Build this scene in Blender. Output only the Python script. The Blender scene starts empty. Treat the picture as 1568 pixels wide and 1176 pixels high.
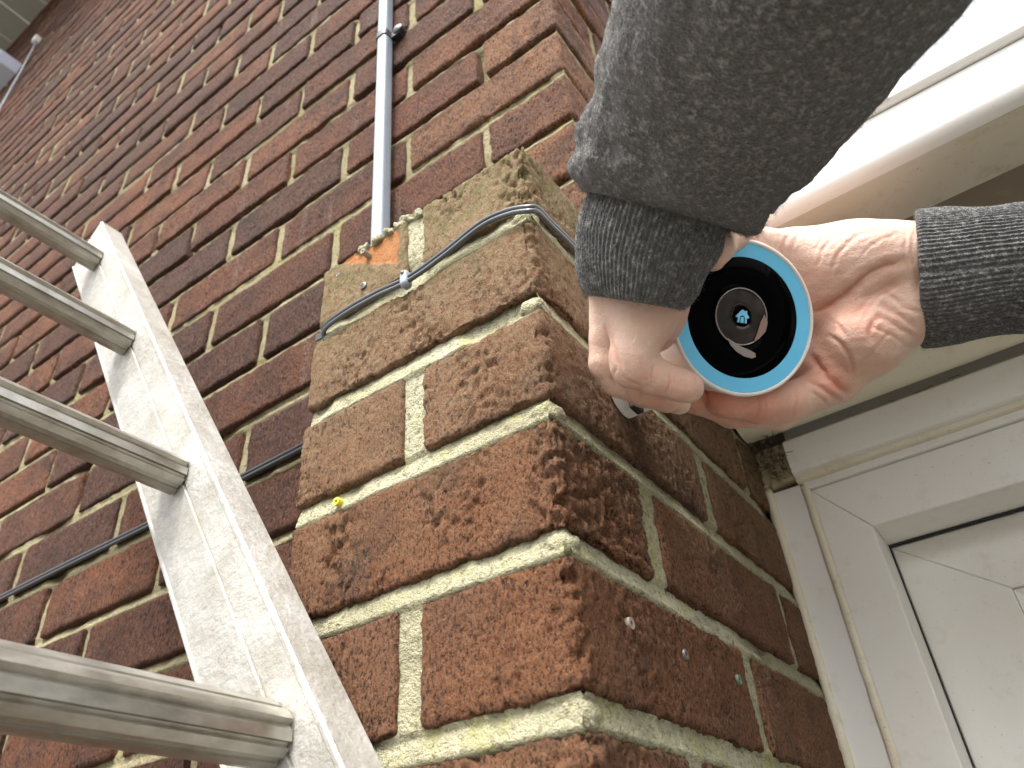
import bpy, math, random
import numpy as np
from mathutils import Vector, Matrix, Quaternion
random.seed(7); rng = np.random.default_rng(7)
S = bpy.context.scene
COL = S.collection

# ---------------------------------------------------------------- camera, sky, sun, exposure
CAM = np.array([0.16097, -0.28584, -0.06843])
RM = np.array([[0.81171636, 0.58054456, -0.06391066],      # right, down, forward of the view
               [-0.38645813, 0.45182898, -0.80405266],
               [-0.43791171, 0.67736149, 0.59111314]])
FPX = 1176.03
cd = bpy.data.cameras.new('camera'); cam = bpy.data.objects.new('camera', cd); COL.objects.link(cam)
cd.sensor_width = 36; cd.lens = FPX / 1568 * 36; cd.clip_start = .01; cd.clip_end = 400
cam.matrix_world = Matrix(((RM[0][0], -RM[1][0], -RM[2][0], CAM[0]), (RM[0][1], -RM[1][1], -RM[2][1], CAM[1]),
                           (RM[0][2], -RM[1][2], -RM[2][2], CAM[2]), (0, 0, 0, 1)))
cd.dof.use_dof = True; cd.dof.focus_distance = .47; cd.dof.aperture_fstop = 13
S.camera = cam
SUN_EL = 60; SUN_DIR = Vector((0.04, -0.46, 0.88)).normalized()
w = bpy.data.worlds.new('World'); S.world = w; w.use_nodes = True
nt = w.node_tree; nt.nodes.clear()
sky = nt.nodes.new('ShaderNodeTexSky'); sky.sky_type = 'NISHITA'; sky.sun_disc = False
sky.sun_elevation = math.asin(SUN_DIR.z); sky.sun_rotation = math.atan2(SUN_DIR.x, SUN_DIR.y)
sky.dust_density = 6; sky.air_density = 1.0
hsv = nt.nodes.new('ShaderNodeHueSaturation'); hsv.inputs['Saturation'].default_value = .15; hsv.inputs['Value'].default_value = 2.3
bg = nt.nodes.new('ShaderNodeBackground'); bg.inputs[1].default_value = .15
wo = nt.nodes.new('ShaderNodeOutputWorld')
nt.links.new(sky.outputs[0], hsv.inputs['Color']); nt.links.new(hsv.outputs[0], bg.inputs[0]); nt.links.new(bg.outputs[0], wo.inputs[0])
sd = bpy.data.lights.new('sun', 'SUN'); sd.energy = 2.0; sd.angle = math.radians(7); sd.color = (1, .95, .88)
sun = bpy.data.objects.new('sun', sd); COL.objects.link(sun)
sun.rotation_euler = SUN_DIR.to_track_quat('Z', 'Y').to_euler()
S.view_settings.view_transform = 'Standard'; S.view_settings.look = 'None'
S.view_settings.exposure = 0.5; S.view_settings.gamma = 1; S.view_settings.use_curve_mapping = False

# ---------------------------------------------------------------- helpers
def ray(u, v): return RM.T @ np.array([(u - 784) / FPX, (v - 588) / FPX, 1.])
def hit(u, v, ax, val):                       # where a measured sight line meets a real plane of the building
    r = ray(u, v); t = (val - CAM[ax]) / r[ax]; return CAM + t * r
def cs(u, v, d):                              # survey coordinates in metres (right, down, forward)
    return np.array([(u - 784) / FPX * d, (v - 588) / FPX * d, d])
def c2w(P): return CAM + np.asarray(P) @ RM
def tag(o, label=None, cat=None, group=None, kind=None):
    if label: o['label'] = label
    if cat: o['category'] = cat
    if group: o['group'] = group
    if kind: o['kind'] = kind
    return o
def empty(name, loc, label, cat, group=None):
    o = bpy.data.objects.new(name, None); COL.objects.link(o); o.location = loc; o.empty_display_size = .02
    return tag(o, label, cat, group)
def wpos(o):
    p = Vector((0, 0, 0))
    while o: p = p + o.location; o = o.parent
    return p
def mk(name, V, Fc, mat, parent=None, smooth=True, loc=None, sharp=None):
    """verts in world metres -> one mesh object, child of parent"""
    V = np.asarray(V, float); base = np.array(wpos(parent)) if parent else (np.array(loc) if loc is not None else np.zeros(3))
    me = bpy.data.meshes.new(name); me.from_pydata((V - base).tolist(), [], [tuple(map(int, f)) for f in Fc] if not isinstance(Fc, np.ndarray) else Fc.tolist())
    if smooth: me.polygons.foreach_set('use_smooth', [True] * len(me.polygons))
    if sharp is not None: me.set_sharp_from_angle(angle=math.radians(sharp))
    me.materials.append(mat); me.update()
    o = bpy.data.objects.new(name, me); COL.objects.link(o)
    if parent: o.parent = parent
    else: o.location = base
    return o
def inst(name, me, parent, loc):
    o = bpy.data.objects.new(name, me); COL.objects.link(o); o.parent = parent; o.location = Vector(loc) - wpos(parent); return o

_P = rng.permutation(4096)
_G = rng.normal(size=(4096, 3)); _G /= np.linalg.norm(_G, axis=1)[:, None]
def noise(p, s=0):
    p = np.asarray(p, float) + s * 17.31
    i = np.floor(p).astype(int); f = p - i; u = f * f * f * (f * (f * 6 - 15) + 10); out = 0
    for dx in (0, 1):
        for dy in (0, 1):
            for dz in (0, 1):
                h = _P[(_P[(_P[(i[..., 0] + dx) & 4095] + i[..., 1] + dy) & 4095] + i[..., 2] + dz) & 4095]
                g = _G[h]; d = f - np.array([dx, dy, dz])
                wt = (u[..., 0] if dx else 1 - u[..., 0]) * (u[..., 1] if dy else 1 - u[..., 1]) * (u[..., 2] if dz else 1 - u[..., 2])
                out = out + wt * (g * d).sum(-1)
    return out * 1.6
def fbm(p, oct=3, s=0):
    a = 1; o = 0
    for k in range(oct): o = o + a * noise(np.asarray(p) * 2 ** k, s + k); a *= .5
    return o

def boxgrid(x0, x1, y0, y1, z0, z1, nx, ny, nz):
    """closed box with gridded sides"""
    V = []; F = []; idx = {}
    xs = np.linspace(x0, x1, nx + 1); ys = np.linspace(y0, y1, ny + 1); zs = np.linspace(z0, z1, nz + 1)
    def vid(i, j, k):
        q = (i, j, k)
        if q not in idx: idx[q] = len(V); V.append((xs[i], ys[j], zs[k]))
        return idx[q]
    for i in range(nx):
        for k in range(nz):
            F.append((vid(i, 0, k), vid(i + 1, 0, k), vid(i + 1, 0, k + 1), vid(i, 0, k + 1)))
            F.append((vid(i, ny, k), vid(i, ny, k + 1), vid(i + 1, ny, k + 1), vid(i + 1, ny, k)))
    for j in range(ny):
        for k in range(nz):
            F.append((vid(nx, j, k), vid(nx, j + 1, k), vid(nx, j + 1, k + 1), vid(nx, j, k + 1)))
            F.append((vid(0, j, k), vid(0, j, k + 1), vid(0, j + 1, k + 1), vid(0, j + 1, k)))
    for i in range(nx):
        for j in range(ny):
            F.append((vid(i, j, nz), vid(i + 1, j, nz), vid(i + 1, j + 1, nz), vid(i, j + 1, nz)))
            F.append((vid(i, j, 0), vid(i, j + 1, 0), vid(i + 1, j + 1, 0), vid(i + 1, j, 0)))
    return np.array(V), F
def roundbox(V, lo, hi, r):
    c = np.clip(V, lo + r, hi - r); d = V - c; L = np.linalg.norm(d, axis=1)[:, None]; L[L < 1e-9] = 1
    n = d / L; return c + n * r, n
def box(x0, x1, y0, y1, z0, z1):
    V = [(x, y, z) for z in (z0, z1) for y in (y0, y1) for x in (x0, x1)]
    F = [(0, 2, 3, 1), (4, 5, 7, 6), (0, 1, 5, 4), (2, 6, 7, 3), (0, 4, 6, 2), (1, 3, 7, 5)]
    return V, F
def join(parts):
    V = []; F = []
    for v, f in parts:
        o = len(V); V += [tuple(a) for a in v]; F += [tuple(i + o for i in q) for q in f]
    return V, F
def bevel(o, wd=.001, seg=2):
    m = o.modifiers.new('bevel', 'BEVEL'); m.width = wd; m.segments = seg; m.limit_method = 'ANGLE'; m.angle_limit = math.radians(40); m.harden_normals = False
    return o
def frames(P):
    P = np.asarray(P, float); T = np.gradient(P, axis=0); T /= np.linalg.norm(T, axis=1)[:, None]
    up = np.array([0, 0, 1.]) if abs(T[0][2]) < .9 else np.array([1., 0, 0])
    N = []; n = up - T[0] * (up @ T[0]); n /= np.linalg.norm(n)
    for t in T:
        n = n - t * (n @ t); n /= np.linalg.norm(n); N.append(n)
    N = np.array(N); return T, N, np.cross(T, N)
def tube(P, r, n=10, cap=True, prof=None):
    P = np.asarray(P, float); T, N, B = frames(P); m = len(P); r = np.broadcast_to(r, (m,))
    V = []
    for i in range(m):
        for k in range(n):
            a = 2 * math.pi * k / n; V.append(P[i] + r[i] * (math.cos(a) * N[i] + math.sin(a) * B[i]))
    F = [(i * n + k, i * n + (k + 1) % n, (i + 1) * n + (k + 1) % n, (i + 1) * n + k) for i in range(m - 1) for k in range(n)]
    if cap: F += [tuple(range(n))[::-1], tuple((m - 1) * n + k for k in range(n))]
    return V, F
def spline(pts, n=40):
    P = np.array(pts, float); P = np.vstack([2 * P[0] - P[1], P, 2 * P[-1] - P[-2]]); out = []
    m = len(P) - 3
    for t in np.linspace(0, m - 1e-6, n):
        i = int(t); f = t - i; a, b, c, d = P[i:i + 4]
        out.append(.5 * ((2 * b) + (c - a) * f + (2 * a - 5 * b + 4 * c - d) * f * f + (3 * b - a - 3 * c + d) * f ** 3))
    return np.array(out)
def lathe(prof, n, c, ax):
    """profile (radius, height) revolved round axis ax through c"""
    ax = np.array(ax, float); ax /= np.linalg.norm(ax); e = np.array([0, 0, 1.]) if abs(ax[2]) < .9 else np.array([1., 0, 0])
    e = e - ax * (e @ ax); e /= np.linalg.norm(e); b = np.cross(ax, e); V = []; F = []
    for r, h in prof:
        for k in range(n):
            a = 2 * math.pi * k / n; V.append(np.array(c) + ax * h + r * (math.cos(a) * e + math.sin(a) * b))
    for i in range(len(prof) - 1):
        for k in range(n): F.append((i * n + k, i * n + (k + 1) % n, (i + 1) * n + (k + 1) % n, (i + 1) * n + k))
    return V, F
def extrude_x(prof, x0, x1):                  # closed (y,z) polygon pushed along x
    n = len(prof); V = [(x0, y, z) for y, z in prof] + [(x1, y, z) for y, z in prof]
    F = [(i, (i + 1) % n, n + (i + 1) % n, n + i) for i in range(n)] + [tuple(range(n))[::-1], tuple(range(n, 2 * n))]
    return V, F

# ---------------------------------------------------------------- materials
class M:
    def __init__(s, name, **kw):
        s.m = bpy.data.materials.new(name); s.m.use_nodes = True; s.t = s.m.node_tree; s.b = s.t.nodes['Principled BSDF']
        for k, v in kw.items(): s.b.inputs[k.replace('_', ' ')].default_value = v
    def n(s, typ, **kw):
        q = s.t.nodes.new('ShaderNode' + typ)
        for k, v in kw.items(): setattr(q, k, v)
        return q
    def l(s, a, b): s.t.links.new(a, b)
    def set(s, q, i, v):
        if hasattr(v, 'is_output') or isinstance(v, bpy.types.NodeSocket): s.l(v, q.inputs[i])
        else: q.inputs[i].default_value = v
    def math(s, op, a, b=0, c=0, clamp=False):
        q = s.n('Math', operation=op, use_clamp=clamp); s.set(q, 0, a); s.set(q, 1, b); s.set(q, 2, c); return q.outputs[0]
    def vmath(s, op, a, b=(0, 0, 0)):
        q = s.n('VectorMath', operation=op); s.set(q, 0, a); s.set(q, 1, b); return q.outputs[0]
    def noise(s, vec, scale, detail=4, rough=.6, dist=0, out=0):
        q = s.n('TexNoise'); s.set(q, 'Vector', vec); q.inputs['Scale'].default_value = scale; q.inputs['Detail'].default_value = detail
        q.inputs['Roughness'].default_value = rough; q.inputs['Distortion'].default_value = dist; return q.outputs[out]
    def voro(s, vec, scale, feat='F1', rnd=1):
        q = s.n('TexVoronoi', feature=feat); s.set(q, 'Vector', vec); q.inputs['Scale'].default_value = scale; q.inputs['Randomness'].default_value = rnd; return q.outputs[0]
    def ramp(s, f, stops):
        q = s.n('ValToRGB'); s.l(f, q.inputs[0]); e = q.color_ramp.elements
        while len(e) < len(stops): e.new(.5)
        for a, (p, c) in zip(e, stops): a.position = p; a.color = (*c, 1) if len(c) == 3 else c
        return q.outputs[0]
    def mr(s, v, a, b, c=0, d=1):
        q = s.n('MapRange'); s.set(q, 0, v)
        for i, x in enumerate((a, b, c, d)): q.inputs[i + 1].default_value = x
        return q.outputs[0]
    def mix(s, f, a, b, mode='MIX'):
        q = s.n('Mix', data_type='RGBA', blend_type=mode); s.set(q, 0, f)
        for i, v in ((6, a), (7, b)):
            if isinstance(v, tuple): q.inputs[i].default_value = (*v, 1)
            else: s.l(v, q.inputs[i])
        return q.outputs[2]
    def bump(s, h, dist, strength=1, nrm=None):
        q = s.n('Bump'); q.inputs['Strength'].default_value = strength; q.inputs['Distance'].default_value = dist; s.l(h, q.inputs['Height'])
        if nrm: s.l(nrm, q.inputs['Normal'])
        return q.outputs[0]
    def scale(s, vec, sc):
        q = s.n('Mapping'); s.l(vec, q.inputs[0]); q.inputs['Scale'].default_value = sc; return q.outputs[0]
    def color(s, c): s.l(c, s.b.inputs['Base Color'])
    def normal(s, c): s.l(c, s.b.inputs['Normal'])
    def rough(s, c): s.l(c, s.b.inputs['Roughness'])

def brick_material(name, reds, pier=False):
    m = M(name, Roughness=.88); m.b.inputs['Specular IOR Level'].default_value = .3
    tc = m.n('TexCoord').outputs['Object']; oi = m.n('ObjectInfo').outputs['Random']; geo = m.n('NewGeometry')
    rnd = m.math('FRACT', m.math('ADD', oi, geo.outputs['Random Per Island']))
    off = m.n('CombineXYZ'); m.l(m.math('MULTIPLY', rnd, 37.), off.inputs[0]); m.l(m.math('MULTIPLY', rnd, 11.), off.inputs[2]); m.l(m.math('MULTIPLY', rnd, 23.), off.inputs[1])
    v = m.vmath('ADD', tc, off.outputs[0])
    c = m.ramp(rnd, reds)
    big = m.noise(v, 14, 3, .6)
    c = m.mix(m.mr(big, .42, .68, 0, .75), c, (.085, .036, .024) if not pier else (.21, .100, .054))
    # kiss marks and drag streaks that cross the face
    sx = m.n('SeparateXYZ'); m.l(v, sx.inputs[0])
    st = m.n('CombineXYZ'); m.l(m.math('MULTIPLY', m.math('ADD', sx.outputs[0], sx.outputs[1]), 38.), st.inputs[0]); m.l(m.math('MULTIPLY', sx.outputs[2], 3.), st.inputs[2])
    streak = m.noise(st.outputs[0], 1., 3, .6)
    c = m.mix(m.mr(streak, .60, .68, 0, .42 if not pier else .2), c, (.25, .155, .12))
    c = m.mix(m.mr(streak, .40, .30, 0, .55), c, (.085, .04, .034))
    fine = m.noise(m.scale(v, (1, 1, .6)), 640 if pier else 430, 4, .8)
    c = m.mix(m.mr(fine, .49, .40, 0, .88), c, (.026, .014, .009))  # low spots of the grain darkened in the colour, as occlusion shade
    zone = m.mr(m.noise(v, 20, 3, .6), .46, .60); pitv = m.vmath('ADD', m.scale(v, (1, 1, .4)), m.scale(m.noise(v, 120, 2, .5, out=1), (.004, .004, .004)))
    pits = m.math('MULTIPLY', m.mr(m.voro(pitv, 300 if pier else 240), .36, .20), zone); c = m.mix(m.math('MULTIPLY', pits, .85), c, (.024, .015, .010))  # shade inside the pits is painted into the colour too
    c = m.mix(m.mr(fine, .56, .70, 0, .6), c, (.36, .22, .145))
    grit = m.voro(v, 700)
    c = m.mix(m.mr(grit, .13, .06, 0, .5), c, (.48, .36, .26))
    soot = m.noise(v, 11, 4, .65, .6); c = m.mix(m.mr(soot, .56, .72, 0, .72), c, (.045, .026, .019))
    if pier:
        sp = m.n('SeparateXYZ'); m.l(geo.outputs['Position'], sp.inputs[0])
        up = m.mr(m.math('ADD', sp.outputs[2], m.math('MULTIPLY', m.math('SUBTRACT', m.noise(geo.outputs['Position'], 22, 4, .6), .5), .22)), .10, .34)
        dust = m.math('MULTIPLY', up, m.mr(m.noise(geo.outputs['Position'], 160, 4, .65), .36, .56, .1, .85))
        c = m.mix(dust, c, (.42, .305, .175))
        moss = m.math('MULTIPLY', m.mr(sp.outputs[2], .26, .375), m.mr(m.noise(geo.outputs['Position'], 90, 5, .7), .40, .62, 0, .85))
        c = m.mix(moss, c, (.215, .215, .075))
    m.color(c)
    w_ = m.vmath('ADD', m.scale(v, (1, 1, .42)), m.scale(m.noise(v, 30, 2, .5, out=1), (.012, .012, .012)))
    h1 = m.noise(w_, 260, 3, .6); h2 = m.noise(v, 1100, 4, .75); h3 = m.voro(w_, 210)
    h = m.math('ADD', m.math('MULTIPLY', h1, .45), m.math('ADD', m.math('MULTIPLY', h2, .5), m.math('MULTIPLY', m.mr(h3, 0, .5), .45)))
    h = m.math('SUBTRACT', m.math('ADD', h, m.math('MULTIPLY', fine, 1.2)), m.math('MULTIPLY', pits, .55)); m.normal(m.bump(h, .0052 if not pier else .0046, 1.)); return m.m
RED = [(0, (.105, .042, .024)), (.15, (.23, .085, .038)), (.35, (.095, .042, .026)), (.55, (.165, .060, .028)), (.75, (.26, .100, .047)), (.9, (.12, .048, .028)), (1, (.115, .056, .036))]
BRN = [(0, (.27, .108, .046)), (.3, (.31, .150, .070)), (.6, (.24, .092, .042)), (1, (.32, .155, .075))]
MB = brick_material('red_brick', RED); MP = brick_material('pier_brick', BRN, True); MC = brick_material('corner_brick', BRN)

def mortar_material(dim=1.):
    m = M('mortar', Roughness=.95); g = m.n('NewGeometry').outputs['Position']
    n1 = m.noise(g, 9, 4, .6); n2 = m.noise(g, 260, 4, .65); n3 = m.noise(g, 45, 3, .6)
    c = m.ramp(n1, [(.3, (.28, .26, .16)), (.5, (.40, .375, .245)), (.7, (.48, .455, .33))])
    c = m.mix(m.mr(n3, .52, .70, 0, .75), c, (.36, .35, .14))
    c = m.mix(m.mr(n2, .47, .35, 0, .8), c, (.16, .14, .07))
    c = m.mix(m.mr(m.voro(g, 420), .16, .08, 0, .5), c, (.70, .66, .52))
    if dim < 1: c = m.mix(1., c, (dim, dim * .92, dim * .80), 'MULTIPLY')
    m.color(c); m.normal(m.bump(m.math('ADD', n2, m.math('MULTIPLY', m.noise(g, 900, 2, .6), .5)), .0035)); return m.m
MM = mortar_material(); MMW = mortar_material(.80)
def pvc(name, col, stain=.35, r=.38, bumpy=.0001):
    m = M(name, Roughness=r); g = m.n('NewGeometry').outputs['Position']
    n1 = m.noise(g, 7, 4, .6); n2 = m.noise(g, 60, 5, .7); n3 = m.noise(m.scale(g, (30, 240, 240)), 1, 3, .6)
    c = m.mix(m.mr(n1, .40, .72, 0, stain), col, tuple(x * y for x, y in zip(col, (.82, .74, .56))))
    c = m.mix(m.mr(n2, .56, .75, 0, stain * .9), c, (.42, .36, .25))
    c = m.mix(m.mr(m.noise(m.scale(g, (1, 2.2, 2.2)), 330, 2, .5), .70, .76, 0, .8 * min(1, stain * 2.2)), c, (.12, .10, .07))
    m.color(c); m.rough(m.mr(n2, .3, .7, r - .08, r + .2)); m.normal(m.bump(m.noise(g, 140, 3, .5), bumpy)); return m.m
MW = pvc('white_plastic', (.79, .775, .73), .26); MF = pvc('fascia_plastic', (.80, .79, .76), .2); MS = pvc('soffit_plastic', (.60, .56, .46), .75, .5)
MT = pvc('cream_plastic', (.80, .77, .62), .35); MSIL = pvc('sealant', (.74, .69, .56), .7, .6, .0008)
MDK = pvc('shaded_board', (.26, .22, .16), .5, .7)  # dark brown colour stands in for the shade of the recessed soffit
def simple(name, col, r=.5, **kw):
    m = M(name, Roughness=r, **kw); m.b.inputs['Base Color'].default_value = (*col, 1)
    g = m.n('TexCoord').outputs['Object']; n = m.noise(g, 180, 4, .6)
    m.color(m.mix(m.mr(n, .35, .7, 0, .35), col, tuple(x * .62 for x in col))); m.normal(m.bump(n, .0002)); return m.m
MCBL = simple('grey_cable', (.085, .09, .10), .24); MCBK = simple('black_cable', (.03, .03, .034), .35)
MCON = simple('conduit_plastic', (.31, .36, .42), .35); MBLK = simple('black_plastic', (.02, .02, .022), .4)
MSCR = simple('zinc_screw', (.24, .22, .20), .5, Metallic=.6); MPLUG = simple('grey_plug', (.34, .28, .22), .7); MYEL = simple('yellow_plug', (.75, .66, .06), .5)
MHOLE = simple('hole_dust', (.33, .10, .04), .95); MDEB = simple('dry_debris', (.09, .06, .035), .95); MWEB = simple('cobweb', (.40, .34, .22), .9)
def alu():
    m = M('weathered_aluminium', Roughness=.55, Metallic=.35); g = m.n('NewGeometry').outputs['Position']
    n1 = m.noise(g, 26, 5, .65); n2 = m.noise(g, 190, 4, .65); n3 = m.noise(g, 420, 2, .5)
    c = m.ramp(n1, [(.3, (.32, .30, .255)), (.55, (.43, .415, .38)), (.75, (.53, .52, .50))])
    c = m.mix(m.mr(n2, .46, .34, 0, .38), c, (.46, .40, .30)); c = m.mix(m.mr(n3, .70, .76, 0, .8), c, (.22, .17, .10))
    m.color(c); m.rough(m.mr(n2, .3, .7, .42, .72)); m.normal(m.bump(m.math('ADD', n2, m.math('MULTIPLY', m.noise(g, 60, 3, .5), .8)), .0011)); return m.m
MAL = alu()
def rungm():
    m = M('rung_aluminium', Roughness=.38, Metallic=.9); g = m.n('NewGeometry').outputs['Position']
    n1 = m.noise(m.scale(g, (1, .5, 1)), 90, 5, .65); n2 = m.noise(g, 50, 4, .6)
    c = m.ramp(n1, [(.3, (.34, .325, .28)), (.5, (.46, .445, .395)), (.7, (.55, .54, .50))]); c = m.mix(m.mr(n2, .56, .72, 0, .45), c, (.30, .24, .15))
    m.color(c); m.rough(m.mr(n2, .3, .7, .28, .5)); m.normal(m.bump(n1, .0003)); return m.m
MRG = rungm()

# ---------------------------------------------------------------- ground
gm = M('paving', Roughness=.9); g_ = gm.n('NewGeometry').outputs['Position']
gm.color(gm.ramp(gm.noise(g_, 2.5, 6, .65), [(.3, (.07, .065, .055)), (.7, (.12, .115, .10))])); gm.normal(gm.bump(gm.noise(g_, 60, 4, .6), .004))
GZ = -2.15
o = mk('ground', [(-60, -60, GZ), (60, -60, GZ), (60, 60, GZ), (-60, 60, GZ)], [(0, 1, 2, 3)], gm.m, smooth=False); o['kind'] = 'structure'

# ---------------------------------------------------------------- brick wall of the house
YW = .1; XL = -4.6; PZ = .0745; ZB = .3735; BH = .0625; ZTOP = 3.79; HP = .1045
wall = empty('brick_wall', (-1.2, .1, GZ), 'tall red brick house wall rising behind the ladder and the grey conduit', 'wall')
def brick_mesh(L, H, D, res, amp, seed, r=.003):
    nx = max(2, int(round(L / res))); nz = max(2, int(round(H / res))); V, F = boxgrid(-L / 2, L / 2, 0, D, -H / 2, H / 2, nx, 2, nz)
    lo = np.array([-L / 2, 0, -H / 2]); hi = np.array([L / 2, D, H / 2]); P, n = roundbox(V, lo, hi, r)
    q = P + seed * 3.7
    d = fbm(q * 55, 2, seed) * amp * 1.0 + fbm(q * np.array([230, 230, 110]), 2, seed + 5) * amp * .8
    edge = fbm(q * 40, 2, seed + 9) * amp * .9
    P = P + n * d[:, None]; P[:, 2] += edge * np.sign(V[:, 2]) * (abs(V[:, 2]) > H / 2 * .99); P[:, 0] += edge * np.sign(V[:, 0]) * (abs(V[:, 0]) > L / 2 * .99)
    me = bpy.data.meshes.new('brick'); me.from_pydata(P.tolist(), [], F); me.polygons.foreach_set('use_smooth', [True] * len(F)); me.materials.append(MB); return me
LS = .209 - .012
near_s = [brick_mesh(LS, BH, .05, .0045, .0011, s) for s in range(7)]
mid_s = [brick_mesh(LS, BH, .05, .016, .0012, 20 + s) for s in range(6)]
slots = []
rows = range(int((GZ - ZB) / PZ), int((ZTOP - ZB) / PZ) + 1)
for n in rows:
    zc = ZB + PZ * n + .0063 + BH / 2; zc += 0
    A = n % 2 != 0; first = -.2 if A else -.097       # right end of next brick; corner brick handled apart
    x = first - .006
    k = 0
    while x > XL:
        slots.append((x - LS / 2, zc, n)); x -= .209
cands = []
for (x, z, n) in slots:
    if x > -.3 and z < .30 and False: continue
    c = RM @ (np.array([x, YW, z]) - CAM); u = 784 + FPX * c[0] / c[2] if c[2] > .05 else 1e9; v = 588 + FPX * c[1] / c[2] if c[2] > .05 else 1e9
    vis = (-60 < u < 1640 and -60 < v < 1240) and u < 930 and not (x > -.2 and z < .37 and u > 470)
    cands.append((0 if vis else 1, c[2], x, z, n))
cands.sort()
stuffV = []; stuffF = []
N_IND = 286
for i, (nv, dist, x, z, n) in enumerate(cands):
    jx = random.uniform(-.0015, .0015); jz = random.uniform(-.0014, .0014); jy = random.uniform(-.0015, .002)
    if i < N_IND and nv == 0:
        me = (near_s if dist < 1.35 else mid_s)[random.randrange(7 if dist < 1.35 else 6)]
        ob = inst('brick', me, wall, (x + jx, YW + jy, z + jz)); ob.rotation_euler = (0, random.uniform(-.006, .006), 0)
    else:
        h = BH / 2 + random.uniform(-.001, .0006); l = LS / 2 + random.uniform(-.002, .001)
        V, F = box(x - l, x + l, YW + jy, YW + .05, z + jz - h, z + jz + h)
        o_ = len(stuffV); stuffV += V; stuffF += [tuple(a + o_ for a in f) for f in F]
# right return of the house wall (the face above the pier and along the roof)
YEND = 2.4
for n in rows:
    z = ZB + PZ * n + .0063 + BH / 2; A = n % 2 != 0
    y = .1; ln = (.0975 if A else .2); first = True
    cornx = .2 if A else .097
    # corner brick
    if z > .36:
        V, F = boxgrid(-cornx + .006, 0, .1, .1 + ln, z - BH / 2, z + BH / 2, 40 if z < 1.4 else 6, 24 if z < 1.4 else 6, 14 if z < 1.4 else 3)
        lo = V.min(0); hi = V.max(0); P, nn_ = roundbox(V, lo, hi, .0035)
        d = fbm(P * 50, 2, n) * .0015 + fbm(P * np.array([200, 200, 110]), 2, n + 3) * .0012
        P = P + nn_ * d[:, None]; P[:, 0] += random.uniform(-.003, .0015)
        mk('brick', P, F, MC if z < .85 else MB, wall)
    y = .1 + ln + .012
    while y < YEND:
        y2 = min(y + LS, YEND)
        if z > .45 and y2 - y > .02:
            V, F = box(-.05, random.uniform(-.001, .0015), y, y2, z - BH / 2, z + BH / 2)
            o_ = len(stuffV); stuffV += V; stuffF += [tuple(a + o_ for a in f) for f in F]
        y += .209
so = mk('brick', stuffV, stuffF, MB, wall, smooth=False); so['kind'] = 'stuff'
# mortar: bed joints weather-struck (deep under the brick above, flush on the brick below)
def bedrecess(z, z0, pitch, lo, hi, jt):
    f = ((z - z0) / pitch) % 1.0; j = jt / pitch
    return np.where(f < j, lo + (hi - lo) * np.clip(f / j, 0, 1), (lo + hi) * .5)
def mortar_sheet(xs, zs, place, amp, seed, z0, pitch, jt, lo, hi, perp=None):
    X, Z = np.meshgrid(xs, zs, indexing='ij'); rec = bedrecess(Z, z0, pitch, lo, hi, jt)
    q = np.stack([X, Z, 0 * X], -1); rec = rec + fbm(q * 60, 3, seed) * amp + np.clip(fbm(q * 9, 2, seed + 4) - .38, 0, 1) * .02
    if perp is not None:
        row = np.floor((Z - z0) / pitch); fz = (Z - z0) - row * pitch; inside = np.clip((fz - jt - .0006) / .0025, 0, 1) * np.clip((pitch - fz - .0006) / .0025, 0, 1)
        rec = rec + .008 * inside * perp(X, row)
    V = place(X, Z, rec).reshape(-1, 3); nx, nz = len(xs), len(zs); i = np.arange(nx - 1)[:, None] * nz + np.arange(nz - 1)[None]
    F = np.stack([i, i + nz, i + nz + 1, i + 1], -1).reshape(-1, 4); return V, F
V1, F1 = mortar_sheet(np.arange(-1.3, -.003, .006), np.arange(-.25, 1.6, .0035), lambda X, Z, r: np.stack([X, YW + r, Z], -1), .0012, 3, ZB - .0065, PZ, .0130, .0008, .0068, lambda X, r: np.clip((np.abs((((X + np.where(r % 2 != 0, .2, .097)) / .209 + .5) % 1.0) - .5) * .209 - .0072) / .004, 0, 1))
V2, F2 = mortar_sheet(np.arange(XL, -1.29, .05), np.arange(-.25, ZTOP, .0186), lambda X, Z, r: np.stack([X, YW + .004 + 0 * r, Z], -1), .0, 4, 0, 1, .01, .004, .004)
V3, F3 = mortar_sheet(np.arange(-1.31, -.003, .05), np.arange(1.58, ZTOP, .0186), lambda X, Z, r: np.stack([X, YW + .004 + 0 * r, Z], -1), .0, 4, 0, 1, .01, .004, .004)
V4, F4 = join([([(XL, YW + .004, GZ), (-.004, YW + .004, GZ), (-.004, YW + .004, -.24), (XL, YW + .004, -.24)], [(0, 1, 2, 3)]),
               ([(-.005, YW + .004, .36), (-.005, YEND, .36), (-.005, YEND, ZTOP), (-.005, YW + .004, ZTOP)], [(0, 1, 2, 3)])])
Vm, Fm = join([(V1, F1), (V2, F2), (V3, F3), (V4, F4)])
mk('mortar', Vm, Fm, MMW, wall)

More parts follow.
